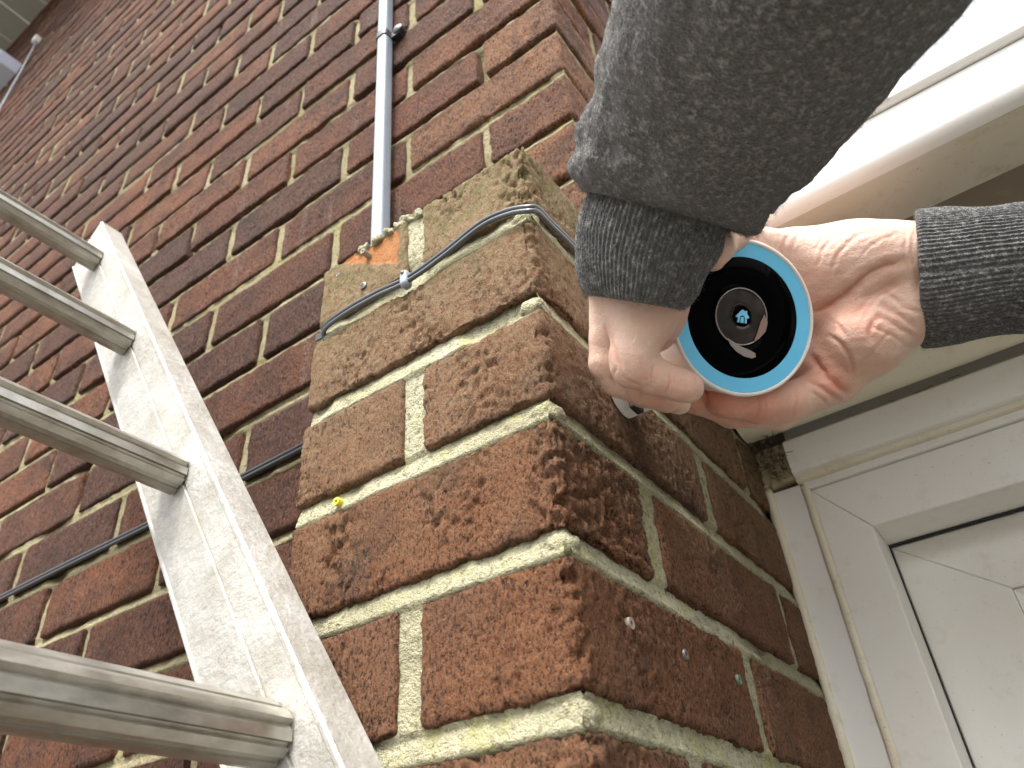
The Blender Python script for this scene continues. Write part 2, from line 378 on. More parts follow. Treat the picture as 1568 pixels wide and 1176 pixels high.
# ---------------------------------------------------------------- the pier in the foreground
pier = empty('brick_pier', (-.1, .1, GZ), 'weathered brown brick pier with moss on top and thick yellow mortar, its corner towards us', 'pier')
PB = .0600; PP = .075
def ztop(k): return (5 - k) * PP
def pier_brick(x0, x1, y0, y1, k, seed, rough=1.0, res=.0016, dz=(0, 0), mat=None, chip=None, ztrim=0):
    z1 = ztop(k) + dz[1]; z0 = ztop(k) - PB + dz[0]
    nx = max(3, int((x1 - x0) / res)); ny = max(3, int((y1 - y0) / (res * 1.4))); nz = int((z1 - z0) / res)
    V, F = boxgrid(x0, x1, y0, y1, z0, z1, nx, ny, nz)
    cen = [V[list(f)].mean(0) for f in F]
    F = [f for f, c in zip(F, cen) if not (c[1] > y1 - 1e-6 or c[0] < x0 + 1e-6 and y0 > .05)]
    lo = np.array([x0, y0, z0]); hi = np.array([x1, y1, z1]); P, n = roundbox(V, lo, hi, .0032)
    q = P + seed * 1.3
    coarse = fbm(q * 28, 2, seed); pit = fbm(q * np.array([260, 260, 150]) , 2, seed + 2); cor = np.exp(-np.minimum(np.abs(P[:, 0] - 0), 9) / .02) * np.exp(-np.abs(P[:, 1]) / .10) if x1 > -.01 else 0
    zone = np.clip(fbm(q * np.array([30, 22, 14]), 2, seed + 7) * 1.7 + .28 + np.asarray(cor) * 1.15, .05, 1.6) * rough
    d = coarse * .0009 - np.clip(pit + .12, 0, 1) * .0033 * zone + fbm(q * 700, 2, seed + 4) * .0006
    P = P + n * d[:, None]
    jag = fbm(q * 75, 3, seed + 11) * .0016
    P[:, 2] += jag * ((V[:, 2] < z0 + 1e-6) | (V[:, 2] > z1 - 1e-6)); P[:, 0] += jag * (V[:, 0] < x0 + 1e-6)
    if x1 > -.001 and y0 < .001:              # torn, wavy arris
        ed = (V[:, 0] > x1 - .006) & (V[:, 1] < y0 + .006)
        a = -np.clip(fbm(np.stack([P[:, 2] * 150, 0 * P[:, 2] + seed, 0 * P[:, 2]], -1), 2, seed) + .1, 0, 1) * .0042
        P[:, 0] += a * ed; P[:, 1] -= a * ed * .8
    if chip is not None: P = chip(P, V)
    return mk('brick', P, F, mat or MP, pier)
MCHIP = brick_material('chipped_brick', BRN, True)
mm = MCHIP.node_tree                          # broken patch with the raw orange body of the brick showing
nodes = mm.nodes; bs = nodes['Principled BSDF']; old = bs.inputs['Base Color'].links[0].from_socket
gp = nodes.new('ShaderNodeNewGeometry'); sx = nodes.new('ShaderNodeSeparateXYZ'); mm.links.new(gp.outputs['Position'], sx.inputs[0])
def mnode(op, a, b, clamp=False):
    q = nodes.new('ShaderNodeMath'); q.operation = op; q.use_clamp = clamp
    for i, v in ((0, a), (1, b)):
        if isinstance(v, (int, float)): q.inputs[i].default_value = v
        else: mm.links.new(v, q.inputs[i])
    return q.outputs[0]
nz_ = nodes.new('ShaderNodeTexNoise'); nz_.inputs['Scale'].default_value = 120; nz_.inputs['Detail'].default_value = 4; mm.links.new(gp.outputs['Position'], nz_.inputs['Vector'])
wob = mnode('MULTIPLY', mnode('SUBTRACT', nz_.outputs[0], .5), .012)
dgn = mnode('ADD', mnode('ADD', sx.outputs[2], wob), mnode('MULTIPLY', sx.outputs[0], .65))
f1 = mnode('MULTIPLY', mnode('SUBTRACT', dgn, .2575), 900, True)
f2 = mnode('MULTIPLY', mnode('SUBTRACT', mnode('ADD', -.1135, wob), sx.outputs[0]), 700, True)
f3 = mnode('MULTIPLY', mnode('SUBTRACT', mnode('ADD', sx.outputs[0], wob), -.187), 700, True)
mk_ = mnode('MULTIPLY', mnode('MULTIPLY', f1, f2), f3)
mx = nodes.new('ShaderNodeMix'); mx.data_type = 'RGBA'; mm.links.new(mk_, mx.inputs[0]); mm.links.new(old, mx.inputs[6]); mx.inputs[7].default_value = (.62, .27, .10, 1)
mm.links.new(mx.outputs[2], bs.inputs['Base Color'])
def chip(P, V):
    d = P[:, 2] + .65 * P[:, 0] + fbm(P * 120, 2, 5) * .003; m_ = 1 / (1 + np.exp(-(d - .2575) * 1200)) / (1 + np.exp((P[:, 0] + .1135) * 900))
    P[:, 1] += m_ * .0022 * (V[:, 1] < .002); return P
W0 = -.196; LH = -.105; RH = -.0895
sd_ = 1
for k in range(-0, 9):
    single = k % 2 == 1
    r = .75 if k in (4,) else 1.
    res = .0015 if k < 6 else .006
    if single:
        pier_brick(W0, 0, 0, .0935, k, sd_, 1.05 if k != 1 else .9, res, dz=((0, .0) if k != 3 else (-.001, .0005))); sd_ += 1
        pier_brick(-.085, 0, .1125, .3275, k, sd_, .9, res * 1.15); sd_ += 1
        pier_brick(-.085, 0, .339, .395, k, sd_, .9, res * 1.3); sd_ += 1
    else:
        pier_brick(W0 + (.003 if k == 0 else 0), LH, 0, .1, k, sd_, .55, res, mat=MCHIP if k == 0 else None, chip=chip if k == 0 else None, dz=(0, -.002 if k == 0 else 0)); sd_ += 1
        pier_brick(RH, 0, 0, .207, k, sd_, .65 if k in (2, 4) else .8, res); sd_ += 1
        pier_brick(-.085, 0, .2255, .395, k, sd_, .9, res * 1.15); sd_ += 1
def gap(X, a, b): return np.clip((np.abs(X - (a + b) / 2) - (b - a) / 2 - .001) / .003, 0, 1)
def pfront(X, r): return np.where(r % 2 != 0, 1., gap(X, LH, RH) * 1.)       # row r spans z = -.075 + r*.075 upward: its brick is course 5 - r
def pright(X, r): return np.where(r % 2 == 0, gap(X, .207, .2255), gap(X, .0935, .1125) * gap(X, .3275, .339))
def pm(xs, zs, place, seed):
    fn = pfront if place is fr else pright
    return mortar_sheet(xs, zs, place, .0009, seed, 0 - .075, PP, PP - PB, .0004, .0048, lambda X, r: fn(X, r + 1))
zs = np.arange(-.16, ztop(0) - .002, .0017)
def fr(X, Z, r): return np.stack([X, r, Z], -1)
def rt(Y, Z, r): return np.stack([-r, Y, Z], -1)
pa = pm(np.arange(W0 + .003, -.003, .0022), zs, fr, 31)
pb = pm(np.arange(.004, .40, .0028), zs, rt, 37)
arr = (np.array([(-.0045, .0045, z) for z in zs]), [])
core = box(W0 + .004, -.006, .006, .47, GZ, ztop(0) - .004)
lowm = box(W0, 0, 0, .40, GZ, -.26)
Vm, Fm = join([pa, pb, core])
mk('mortar', Vm, Fm, MM, pier)
# mortar cap fillet crumbs on the top edge and squeezed lumps at the arris of each bed
Vc = []
pieces = []
for k in range(0, 6):
    zc = ztop(k) - PB - (PP - PB) * .52
    V, F = boxgrid(-.016, 0.0002, -.0002, .016, zc - .0072, zc + .0068, 10, 10, 8); P, n_ = roundbox(V, V.min(0), V.max(0), .0062)
    P += n_ * (fbm(P * 140, 3, k) * .0014)[:, None]; P[:, :2] += np.array([-.0014, .0014]); mk('mortar_lump', P, F, MM, pier)
for i, (x, hw, h) in enumerate([(-.098, .007, .0012), (-.112, .006, .0035), (-.124, .005, .0022), (-.137, .006, .0012), (-.150, .005, .0004)]):
    V, F = boxgrid(x - hw, x + hw, -.0005, .022, ztop(0) - .006, ztop(0) + h, 14, 14, 8); P, n_ = roundbox(V, V.min(0), V.max(0), .003)
    P += n_ * (fbm(P * 190, 3, i + 50) * .0022)[:, None]; mk('mortar_crumb', P, F, MM, pier)
# lower body of the pier down to the ground, coarse bricks out of view
pv = []
for k in range(9, int((0 - GZ) / PP) + 5):
    z1 = ztop(k); z0 = z1 - PB
    if z0 < GZ: break
    pv.append(box(W0, 0.0003, -.0003, .395, z0, z1))
V, F = join(pv); o = mk('brick', V, F, MB, pier, smooth=False); o['kind'] = 'stuff'

# ---------------------------------------------------------------- eaves, window sill, wires at the top of the wall
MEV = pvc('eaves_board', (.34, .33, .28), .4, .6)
eav = empty('eaves', (-2.6, -.1, ZTOP), 'white boarded eaves soffit at the top of the tall brick wall', 'soffit')
for i in range(34):
    x1 = .10 - i * .16
    V, F = box(x1 - .153, x1, -.42, .16, ZTOP + .003 * (i % 2), ZTOP + .02); bevel(mk('soffit_board', V, F, MEV, eav, smooth=False), .003)
V, F = box(-5.4, .14, -.46, -.425, ZTOP - .05, ZTOP + .16); bevel(mk('fascia_board', V, F, MF, eav, smooth=False), .003)
V, F = box(.11, .14, -.42, YEND, ZTOP - .05, ZTOP + .16); bevel(mk('fascia_board', V, F, MF, eav, smooth=False), .003)
h = hit(14, 96, 1, .06)
MBW = simple('white_with_blue_shade', (.62, .66, .82), .4)  # white sill; the blue of its shadowed underside is put into the colour
sill = empty('window_sill', (-2.9, .05, 3.39), 'white window sill end sticking out of the wall at the left edge', 'window sill')
V, F = box(-3.6, h[0], .01, .13, h[2] - .03, h[2] + .045); bevel(mk('sill_board', V, F, MBW, sill, smooth=False), .006)
V, F = box(-3.6, h[0] - .03, .05, .13, h[2] + .045, h[2] + .07); bevel(mk('sill_upstand', V, F, MBW, sill, smooth=False), .004)
a = hit(57, 62, 1, .09); b = hit(0, 166, 1, .09); c = b + (b - a) * .6
wr = empty('wall_wire', tuple(c), 'thin pale wire running down the brick wall below the eaves', 'wire')
V, F = tube(spline([a, (a + b) / 2 + np.array([.01, 0, 0]), b, c], 14), .0035, 6); mk('wire', V, F, MCON, wr)
V, F = boxgrid(a[0] - .012, a[0] + .012, .075, .10, a[2] - .02, a[2] + .02, 2, 2, 2); bevel(mk('wire_cleat', V, F, MW, wr, smooth=False), .003)

# ---------------------------------------------------------------- conduit
con = empty('conduit', (-.2405, .09, .38), 'slim pale grey plastic conduit running straight up the brick wall behind the pier', 'conduit')
def rrect(cx, cy, a, b, r, n=5):
    out = []
    for sx_, sy_, a0 in ((1, 1, 0), (-1, 1, 90), (-1, -1, 180), (1, -1, 270)):
        for i in range(n + 1):
            t = math.radians(a0 + 90 * i / n); out.append((cx + sx_ * (a - r) + r * math.cos(t), cy + sy_ * (b - r) + r * math.sin(t)))
    return out
cx_ = lambda z: .0185 - .029 * (min(z, 1.2) - .52)          # it leans a little over its lowest metre
pr = rrect(-.2405, .0880, .0076, .0080, .0040); n = len(pr); zz = [.375, 1.2, 2.2, ZTOP]
V = [(x + cx_(z), y, z) for z in zz for x, y in pr]; F = [(i * n + k, i * n + (k + 1) % n, (i + 1) * n + (k + 1) % n, (i + 1) * n + k) for i in range(len(zz) - 1) for k in range(n)] + [tuple(range(n))[::-1]]
mk('pipe', V, F, MCON, con, sharp=50)
for zc in (hit(590, 38, 1, .075)[2], 1.75, 2.6):
    X0 = -.2405 + cx_(zc); pr2 = rrect(X0, .0880, .0092, .0096, .0050); n = len(pr2)
    V = [(x, y, z) for z in (zc - .0055, zc + .0055) for x, y in pr2]; F = [(k, (k + 1) % n, n + (k + 1) % n, n + k) for k in range(n)] + [tuple(range(n))[::-1], tuple(range(n, 2 * n))]
    V2_, F2_ = lathe([(.0001, .0), (.0075, .0), (.0075, .011), (.0055, .0125), (.0001, .0125)], 16, (X0 + .0195, .1, zc + .004), (0, -1, 0))
    V3_, F3_ = box(X0 + .0085, X0 + .0225, .090, .1, zc - .0055, zc + .0055)
    sdl = mk('saddle', *join([(V, F), (V2_, F2_), (V3_, F3_)]), MBLK if zc < 1.5 else MCON, con, sharp=40)
    V, F = lathe([(.0001, .0135), (.003, .013), (.0042, .0115), (.0042, .010)], 14, (X0 + .0195, .1, zc + .004), (0, -1, 0)); mk('screw', V, F, MSCR, sdl)

# ---------------------------------------------------------------- cables
tw = empty('twin_cable', tuple(hit(490, 506, 1, -.004)), 'twin grey cable clipped across the pier face and bent round its corner', 'cable')
pts = [np.array([*hit(u, v, 1, -.0035)[[0]], -.0035 + dy, hit(u, v, 1, -.0035)[2]]) for u, v, dy in [(487, 520, .012), (493, 503, .002), (530, 476, 0), (575, 452, 0), (620, 430, 0), (680, 388, 0), (740, 345, -.001), (785, 326, -.002)]]
pts += [np.array([.0035, -.0045, .3005]), np.array([.0055, .003, .303]), np.array([.0045, .02, .3065]), np.array([.004, .045, .3085]), np.array([.004, .075, .303]), np.array([.004, .088, .275]), np.array([.004, .093, .25])]
pts[-8][2] -= .0
sp_ = spline(pts, 110); sp_[:, 2] += .0006 * np.sin(np.arange(110) * .31)
for s in (-1, 1):
    Q = sp_.copy(); Q[:, 2] += s * .0018; Q[:, 1] -= (s > 0) * .0002
    V, F = tube(Q, .00168, 10); mk('cord', V, F, MCBL, tw)
cl = hit(620, 428, 1, -.004)
V, F = boxgrid(cl[0] - .0033, cl[0] + .0033, -.0068, .001, cl[2] - .0062, cl[2] + .0068, 4, 4, 6); P, n_ = roundbox(V, V.min(0), V.max(0), .002); mk('cable_clip', P, F, MCON, tw)
V, F = lathe([(.0001, .0015), (.0014, .001), (.0017, 0)], 10, (cl[0], -.0066, cl[2] + .0045), (0, -1, 0)); mk('nail', V, F, MSCR, tw)
V, F = box(-.1935, -.1855, -.0002, .004, .3015, .3075)
P = np.array(V); mk('entry_hole', P, F, MBLK, tw, smooth=False)
bc = empty('black_cable', (-1, .09, .3), 'black twin cable running level along the red brick wall behind the ladder', 'cable')
for s in (-1, 1):
    V, F = tube([(x, YW - .0035 + .0012 * math.sin(x * 9), .3055 + s * .0021 + .0012 * math.sin(x * 7)) for x in np.linspace(-3.6, -.19, 60)], .0022, 9); mk('cord', V, F, MCBK, bc)

# ---------------------------------------------------------------- plugs and screws in the pier
def plug(px, py, ax, mat, label, cat='wall plug', r=.0026, name='wall_plug', out=.001, hole=True):
    p = hit(px, py, ax, 0.); d = np.array([0, -1., 0]) if ax == 1 else np.array([1., 0, 0])
    V, F = lathe([(r * .45, -.004), (r * .45, out), (r, out), (r * 1.05, out * .3), (r * 1.05, -.004)], 14, p, d)
    e = empty(name, tuple(p), label, cat, 'plugs and screws left in the pier'); mk('collar', V, F, mat, e, sharp=40)
    V, F = lathe([(.0001, out * .35), (r * .5, out * .35)], 10, p, d); mk('socket', V, F, MBLK if hole else MSCR, e)
plug(562, 390, 1, MPLUG, 'tan plastic plug sticking out of the orange broken patch of brick', r=.0024, out=.005)
plug(517, 420, 1, MPLUG, 'small grey plug hole left of the orange broken patch', r=.0018, out=-.0002)
plug(514, 462, 1, MHOLE, 'drilled hole with orange dust at the left end of the twin cable', r=.0028, out=-.0002, cat='drill hole', name='drill_hole')
plug(518, 769, 1, MYEL, 'bright yellow plug in the mortar at the left of the pier', r=.0026, out=.002)
plug(965, 955, 0, MPLUG, 'pale cracked plug in the brick right of the torn corner', r=.003, out=.001)
plug(1050, 1002, 0, MSCR, 'dark slotted plug in the middle of the right hand face of the pier', r=.0028, out=.0005)
plug(1131, 1041, 0, simple('green_plug', (.15, .21, .15), .6), 'greenish plug near the right end of the long brick on the right face', r=.003, out=.001)
p = hit(557, 438, 1, 0.); e = empty('screw', tuple(p), 'cross head screw in the brick above the cable, below the orange patch', 'screw', 'plugs and screws left in the pier')
V, F = lathe([(.0001, .0016), (.0022, .0016), (.0031, .0010), (.0033, -.002)], 18, p, (0, -1, 0)); mk('head', V, F, MSCR, e, sharp=40)
V, F = join([box(p[0] - .0017, p[0] + .0017, p[1] - .0019, p[1] - .001, p[2] - .0004, p[2] + .0004), box(p[0] - .0004, p[0] + .0004, p[1] - .00192, p[1] - .001, p[2] - .0017, p[2] + .0017)]); mk('cross_slot', V, F, MBLK, e, smooth=False)

# ---------------------------------------------------------------- ladder
YS = -.0362; Dv = np.array([-.5733, 0, .8194]); Un = np.array([.8194, 0, .5733])
def L(u, y, v): return Un * u + Dv * v + np.array([0, y, 0])
vfoot = (GZ - (-.11 * .5733)) / .8194
lad = empty('ladder', tuple(L(-.115, YS - .16, vfoot)), 'weathered aluminium ladder leaning in front of the red brick wall at the left', 'ladder')
def stile(y0, sgn):
    # channel section (u, y): wide web with a rib, two flanges
    s = sgn
    prof = [(-.1455, .0016), (-.1455, .027), (-.1425, .027), (-.1425, .0035), (-.0880, .0035), (-.0880, .027), (-.0840, .027), (-.0832, .0260), (-.0832, .0012), (-.0846, 0),
            (-.0865, 0), (-.0870, .0004), (-.1058, .0004), (-.1064, .0016), (-.1076, .0016), (-.1082, .0002), (-.1120, .0004), (-.1435, .0028), (-.1443, .0016)]
    vs = np.concatenate([[vfoot], np.arange(-.3, .85, .03), [.858, .866, .8695]]); V = []; n = len(prof)
    for i, v in enumerate(vs):
        for u, y in prof:
            vv = v - (.010 * ((-.084 - u) / .061) * 1.9 if i >= len(vs) - 3 else 0)
            V.append(L(u, y0 + s * y, vv))
    F = [(i * n + k, i * n + (k + 1) % n, (i + 1) * n + (k + 1) % n, (i + 1) * n + k) for i in range(len(vs) - 1) for k in range(n)] + [tuple(range(n)), tuple(range((len(vs) - 1) * n, len(vs) * n))]
    if s > 0: F = [f[::-1] for f in F]
    return mk('stile', V, F, MAL, lad, sharp=25)
stile(YS, 1); stile(YS - .335, -1)
rp = [(-.1195, .1135), (-.1180, .1165), (-.1075, .1178), (-.1058, .1168), (-.1062, .1148), (-.1040, .1138), (-.1036, .1150), (-.0992, .1058), (-.1006, .1046), (-.1002, .1030), (-.0976, .1022), (-.0962, .0985), (-.0960, .0945), (-.0992, .0938), (-.0990, .0915), (-.0985, .0905),
      (-.1012, .0862), (-.1030, .0872), (-.1046, .0868), (-.1040, .0846), (-.1085, .0836), (-.1090, .0850), (-.1120, .0850), (-.1125, .0838), (-.1160, .0846), (-.1190, .0868), (-.1200, .0890), (-.1200, .1000), (-.1195, .1020)]
rung_me = None
for i in range(-10, 4):
    v0 = .2285 * i
    V = [L(u, y, v + v0) for y in (YS - .333, YS - .0008) for u, v in rp]; n = len(rp)
    F = [(k, (k + 1) % n, n + (k + 1) % n, n + k) for k in range(n)] + [tuple(range(n))[::-1], tuple(range(n, 2 * n))]
    if rung_me is None:
        r0 = mk('rung', V, F, MRG, lad, sharp=20); rung_me = r0.data; base = r0.location.copy(); i0 = i
    else:
        o = r0.copy(); COL.objects.link(o); o.parent = lad; o.location = Vector((Dv * .2285 * (i - i0)).tolist())

# ---------------------------------------------------------------- porch fascia, lintel trim, door
XR = 1.35
fas = empty('porch_fascia', (.6, .15, .33), 'white plastic porch fascia with sloping soffit behind the hands, sky above it', 'fascia')
def zfit(u1, v1, u2, v2, y): return .5 * (hit(u1, v1, 1, y)[2] + hit(u2, v2, 1, y)[2])
zt = zfit(1568, 23, 1239, 201, .12); z2 = zfit(1568, 59, 1212, 246, .12); zb = zfit(1568, 131, 1167, 350, .12) + .002
f1_ = extrude_x([(.116, z2 + .001), (.113, z2 + .003), (.113, zt - .003), (.117, zt), (.30, zt + .004), (.30, zt - .01), (.125, zt - .012), (.125, z2 + .001)], .003, XR)
bevel(mk('roof_trim', *f1_, MF, fas, smooth=False), .0015)
f2_ = extrude_x([(.1195, z2), (.1195, zb + .009), (.1205, zb + .005), (.1225, zb + .002), (.126, zb), (.132, zb), (.132, z2)], .003, XR)
mk('fascia_board', *f2_, MF, fas, sharp=35)
ysf = .164 + .02
ys_ = [y for y in np.linspace(.13, .25, 121) if abs(zfit(1568, 253, 1384, 341, y) - zb) < .0012]
ysf = ys_[0] if ys_ else .19
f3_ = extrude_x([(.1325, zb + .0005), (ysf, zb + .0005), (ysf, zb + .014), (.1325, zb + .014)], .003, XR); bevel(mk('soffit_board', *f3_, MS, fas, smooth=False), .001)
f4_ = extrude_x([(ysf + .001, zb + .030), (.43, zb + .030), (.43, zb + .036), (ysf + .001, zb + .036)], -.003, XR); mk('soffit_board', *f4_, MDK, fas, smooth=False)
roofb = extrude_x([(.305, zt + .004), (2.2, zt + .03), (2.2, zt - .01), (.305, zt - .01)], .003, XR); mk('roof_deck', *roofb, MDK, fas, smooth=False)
lin = empty('lintel_trim', (.6, .345, .31), 'rounded cream plastic trim along the top of the door opening, ending at the brickwork', 'trim')
c0 = np.array([.3535, .3240]); prof = [(c0[0] + .030 * math.cos(t), c0[1] + .0225 * math.sin(t)) for t in np.linspace(math.radians(155), math.radians(335), 16)]
prof = prof + [(.384, .345), (.327, .345)]
mk('trim', *extrude_x(prof, .0015, XR), MT, lin, sharp=40)
frm = empty('door_frame', (.5, .40, GZ), 'white plastic door frame set against the brick face, mitred at its top left corner', 'door frame')
Y0 = .387; ZH = .200; XJ = .0775
# head: lintel band with rounded lower lip above the frame
band = [(.400, .3285), (.392, .318), (.392, .3005), (.376, .2985), (.3735, .296), (.3735, .268), (.3750, .264), (.3790, .2625), (.395, .2625), (.42, .27), (.42, .3285)]
mk('head_band', *extrude_x(band, .030, XR - .3), MW, frm, sharp=25)
mk('sealant', *extrude_x([(.3795, .2622), (.3815, .2585), (.3855, .2568), (.39, .2568), (.39, .2622)], .030, XR - .3), MSIL, frm, sharp=25)
mk('head_bead', *extrude_x([(.3852, .2566), (.3852, .2502), (.3866, .2496), (.40, .2496), (.40, .2566)], .0345, XR - .3), MW, frm, sharp=25)
XF = 1.02
def mitre(x0, x1, z0, z1, y, yb, xe, bottom):    # left jamb + head, both cut at 45 degrees along (x0,z1)-(x1,z0)
    jam = [(x0, z1), (x1, z0), (x1, bottom), (x0, bottom)]; V = [(x, y, z) for x, z in jam] + [(x, yb, z) for x, z in jam]
    F = [(0, 3, 2, 1), (4, 5, 6, 7), (0, 1, 5, 4), (1, 2, 6, 5), (2, 3, 7, 6), (3, 0, 4, 7)]
    hd = [(x0, z1), (xe, z1), (xe, z0), (x1, z0)]; V2 = [(x, y, z) for x, z in hd] + [(x, yb, z) for x, z in hd]
    F2 = [(0, 3, 2, 1), (4, 5, 6, 7), (0, 1, 5, 4), (1, 2, 6, 5), (2, 3, 7, 6), (3, 0, 4, 7)]
    return (V, F), (V2, F2)
ja, he = mitre(.0375, XJ, ZH, .2490, Y0, .4405, XF, GZ + .02)
he = ([(v[0], v[1] + .0006, v[2]) for v in he[0]], he[1])
o = bevel(mk('jamb', *ja, MW, frm, smooth=False), .0014); o = bevel(mk('head', *he, MW, frm, smooth=False), .0014)
# outer packer strip beside the bricks, and its sealant beads
V, F = box(.0035, .0310, Y0 + .0015, .43, GZ + .02, .2585); bevel(mk('packer', V, F, MF, frm, smooth=False), .0012)
zs_ = np.linspace(.255, -.25, 90)
P = np.array([(.0345 + .0006 * noise(np.array([[z * 40, 0, 3.]]))[0], Y0 + .0015, z) for z in zs_])
V, F = tube(P, .0037 + .0004 * noise(np.stack([zs_ * 70, 0 * zs_, 0 * zs_], -1)), 9); mk('sealant', V, F, MSIL, frm)
P = np.array([(.0018, Y0 - .0005 + .0012 * noise(np.array([[z * 30, 0, 7.]]))[0], z) for z in np.linspace(.262, -.25, 90)])
V, F = tube(P, .0042 + .0012 * noise(np.stack([zs_ * 45, 0 * zs_ + 2, 0 * zs_], -1)), 9); mk('sealant', V, F, MSIL, frm)
# black strips put in as the shade of the gap between frame and leaf
V, F = join([box(XJ + .0005, XF, .4385, .4405, ZH - .0022, ZH - .0005), box(XJ + .0004, XJ + .0010, .4392, .4405, GZ + .02, ZH - .0022)]); mk('gap_shade_strip', V, F, MBLK, frm, smooth=False)
V, F = box(-.3, XR, .487, .495, GZ + .01, .37); mk('rebate_board', V, F, MW, frm, smooth=False)
door = empty('door', (.5, .46, GZ), 'white plastic door leaf with mitred corners behind its frame at the lower right', 'door')
XD = XJ + .0012; ZD = ZH - .0024
V_, W_ = mitre(XD, .1533, .1395, ZD, .441, .485, XF - .03, GZ + .03)
W_ = ([(v[0], v[1] + .0005, v[2]) for v in W_[0]], W_[1])
bevel(mk('stile', *V_, MW, door, smooth=False), .0012); bevel(mk('rail', *W_, MW, door, smooth=False), .0012)
b1, b2 = mitre(.1537, .1640, .1285, .1390, .4455, .4620, XF - .1, GZ + .03)
# glazing bead that slopes down to the pane
for nm, (v, f) in (('glazing_bead', b1), ('glazing_bead', b2)):
    v = [(a, (b + (.010 if (abs(a - .1640) < 1e-4 or abs(c - .1285) < 1e-4) and b < .45 else 0)), c) for a, b, c in v]
    mk(nm, v, f, MF, door, smooth=False)
mg = M('dark_glass', Roughness=.05); mg.b.inputs['Base Color'].default_value = (.035, .035, .035, 1)
V, F = box(.1642, XF - .11, .458, .464, GZ + .2, .1283); mk('pane', V, F, mg.m, door, smooth=False)
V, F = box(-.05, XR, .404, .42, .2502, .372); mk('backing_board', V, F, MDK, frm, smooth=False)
# debris and webs in the corner above the frame
deb = []; R_ = random.Random(3)
for i in range(150):
    p = np.array([R_.uniform(.001, .030) ** 1.0, R_.uniform(.345, .388), R_.uniform(.262, .300)]); d = np.array([R_.gauss(0, 1), R_.gauss(0, 1) * .6, R_.gauss(0, 1)]); d /= np.linalg.norm(d); Ln = R_.uniform(.003, .012)
    deb.append(tube(spline([p, p + d * Ln * .5 + np.array([R_.gauss(0, .0012), R_.gauss(0, .0012), R_.gauss(0, .0012)]), p + d * Ln], 5), R_.uniform(.00012, .0004), 4))
for i in range(26):
    p = np.array([R_.uniform(.002, .028), R_.uniform(.35, .386), R_.uniform(.264, .3)]); s = R_.uniform(.0008, .0024)
    V, F = boxgrid(*[q for c_ in p for q in (c_ - s, c_ + s)], 3, 3, 3); P, n_ = roundbox(V, V.min(0), V.max(0), s * .9); P += n_ * (fbm(P * 600, 2, i) * s * .4)[:, None]; deb.append((P, F))
for i in range(18):
    p = np.array([R_.uniform(.04, .22), .388 + R_.uniform(-.01, .004), R_.uniform(.299, .304)]); d = np.array([R_.gauss(0, 1), R_.gauss(0, .5), R_.gauss(0, .3)]); Ln = R_.uniform(.004, .012)
    deb.append(tube([p, p + d * Ln * .5, p + d * Ln], R_.uniform(.0001, .0003), 4))
o = mk('cobweb_debris', *join(deb), MDEB); tag(o, 'dark cobweb litter caught in the corner between bricks, cream trim and door frame', 'cobweb', kind='stuff')
V, F = boxgrid(.001, .030, .380, .40, .262, .300, 12, 4, 12); P = V + (fbm(V * 160, 3, 4) * .003)[:, None]
mk('corner_filler', P, F, MWEB, frm)
# ---------------------------------------------------------------- security camera
DC = c2w(cs(1138, 486, .44)); nc = np.array([.25, -.045, -.968]); nc /= np.linalg.norm(nc); DN = nc @ RM
RD = .0455
scam = empty('security_camera', tuple(DC - DN * .03), 'round white security camera with blue ring and black glass face held in both hands', 'camera')
mcam = M('camera_white', Roughness=.32); mcam.b.inputs['Base Color'].default_value = (.82, .77, .73, 1); mcam.b.inputs['Subsurface Weight'].default_value = .1
mcb = mcam.n('NewGeometry').outputs['Position']; mcam.color(mcam.mix(mcam.mr(mcam.noise(mcb, 50, 3, .6), .45, .8, 0, .2), (.82, .77, .73), (.70, .62, .56)))
prof = [(.0001, -.060), (.018, -.060), (.022, -.0595), (.030, -.056), (.0385, -.048), (.0425, -.036), (.0436, -.018), (.0446, -.004), (.0453, -.0006), (.0455, .0006), (.0450, .0016), (.0441, .0020), (.0434, .0016), (.0432, .0004)]
mk('body', *lathe(prof, 96, DC, DN), mcam.m, scam)
mring = M('blue_ring', Roughness=.35); mring.color(mring.mix(mring.mr(mring.noise(mring.n('TexCoord').outputs['Object'], 40, 2, .5), .3, .8), (.13, .56, .88), (.17, .62, .92)))
mk('light_ring', *lathe([(.0433, .0006), (.0428, .0010), (.0351, .0002), (.0348, -.0004)], 96, DC, DN), mring.m, scam, sharp=25)
mface = M('black_glass', Roughness=.04); mface.b.inputs['Base Color'].default_value = (.0015, .0015, .002, 1); mface.b.inputs['Specular IOR Level'].default_value = .02
mk('face', *lathe([(.0351, -.0003), (.0348, .0001), (.0150, .0003), (.0149, .0001)], 96, DC, DN), mface.m, scam)
# lens cover, a shallow dome with a bright rim
up_ = np.array([0, 0, 1.]); ex = np.cross(up_, DN); ex /= np.linalg.norm(ex); ey = np.cross(DN, ex)
rr = RM[0] - DN * (RM[0] @ DN); rr /= np.linalg.norm(rr); dd = RM[1] - DN * (RM[1] @ DN) - rr * ((RM[1] - DN * (RM[1] @ DN)) @ rr); dd /= np.linalg.norm(dd)
LC = DC + rr * (-.0015) + dd * (-.0004)
mrim = M('lens_rim', Roughness=.25, Metallic=.3); mrim.b.inputs['Base Color'].default_value = (.42, .38, .35, 1)
mk('lens_rim', *lathe([(.0166, .0002), (.0166, .0009), (.0163, .0013), (.0160, .0010), (.0159, .0004)], 72, LC, DN), mrim.m, scam)
ml = M('lens_dark', Roughness=.12); ml.b.inputs['Specular IOR Level'].default_value = .35; g = ml.n('TexCoord').outputs['Object']
ml.color(ml.mix(ml.mr(ml.noise(g, 70, 2, .5), .4, .65), (.010, .007, .006), (.040, .028, .024)))
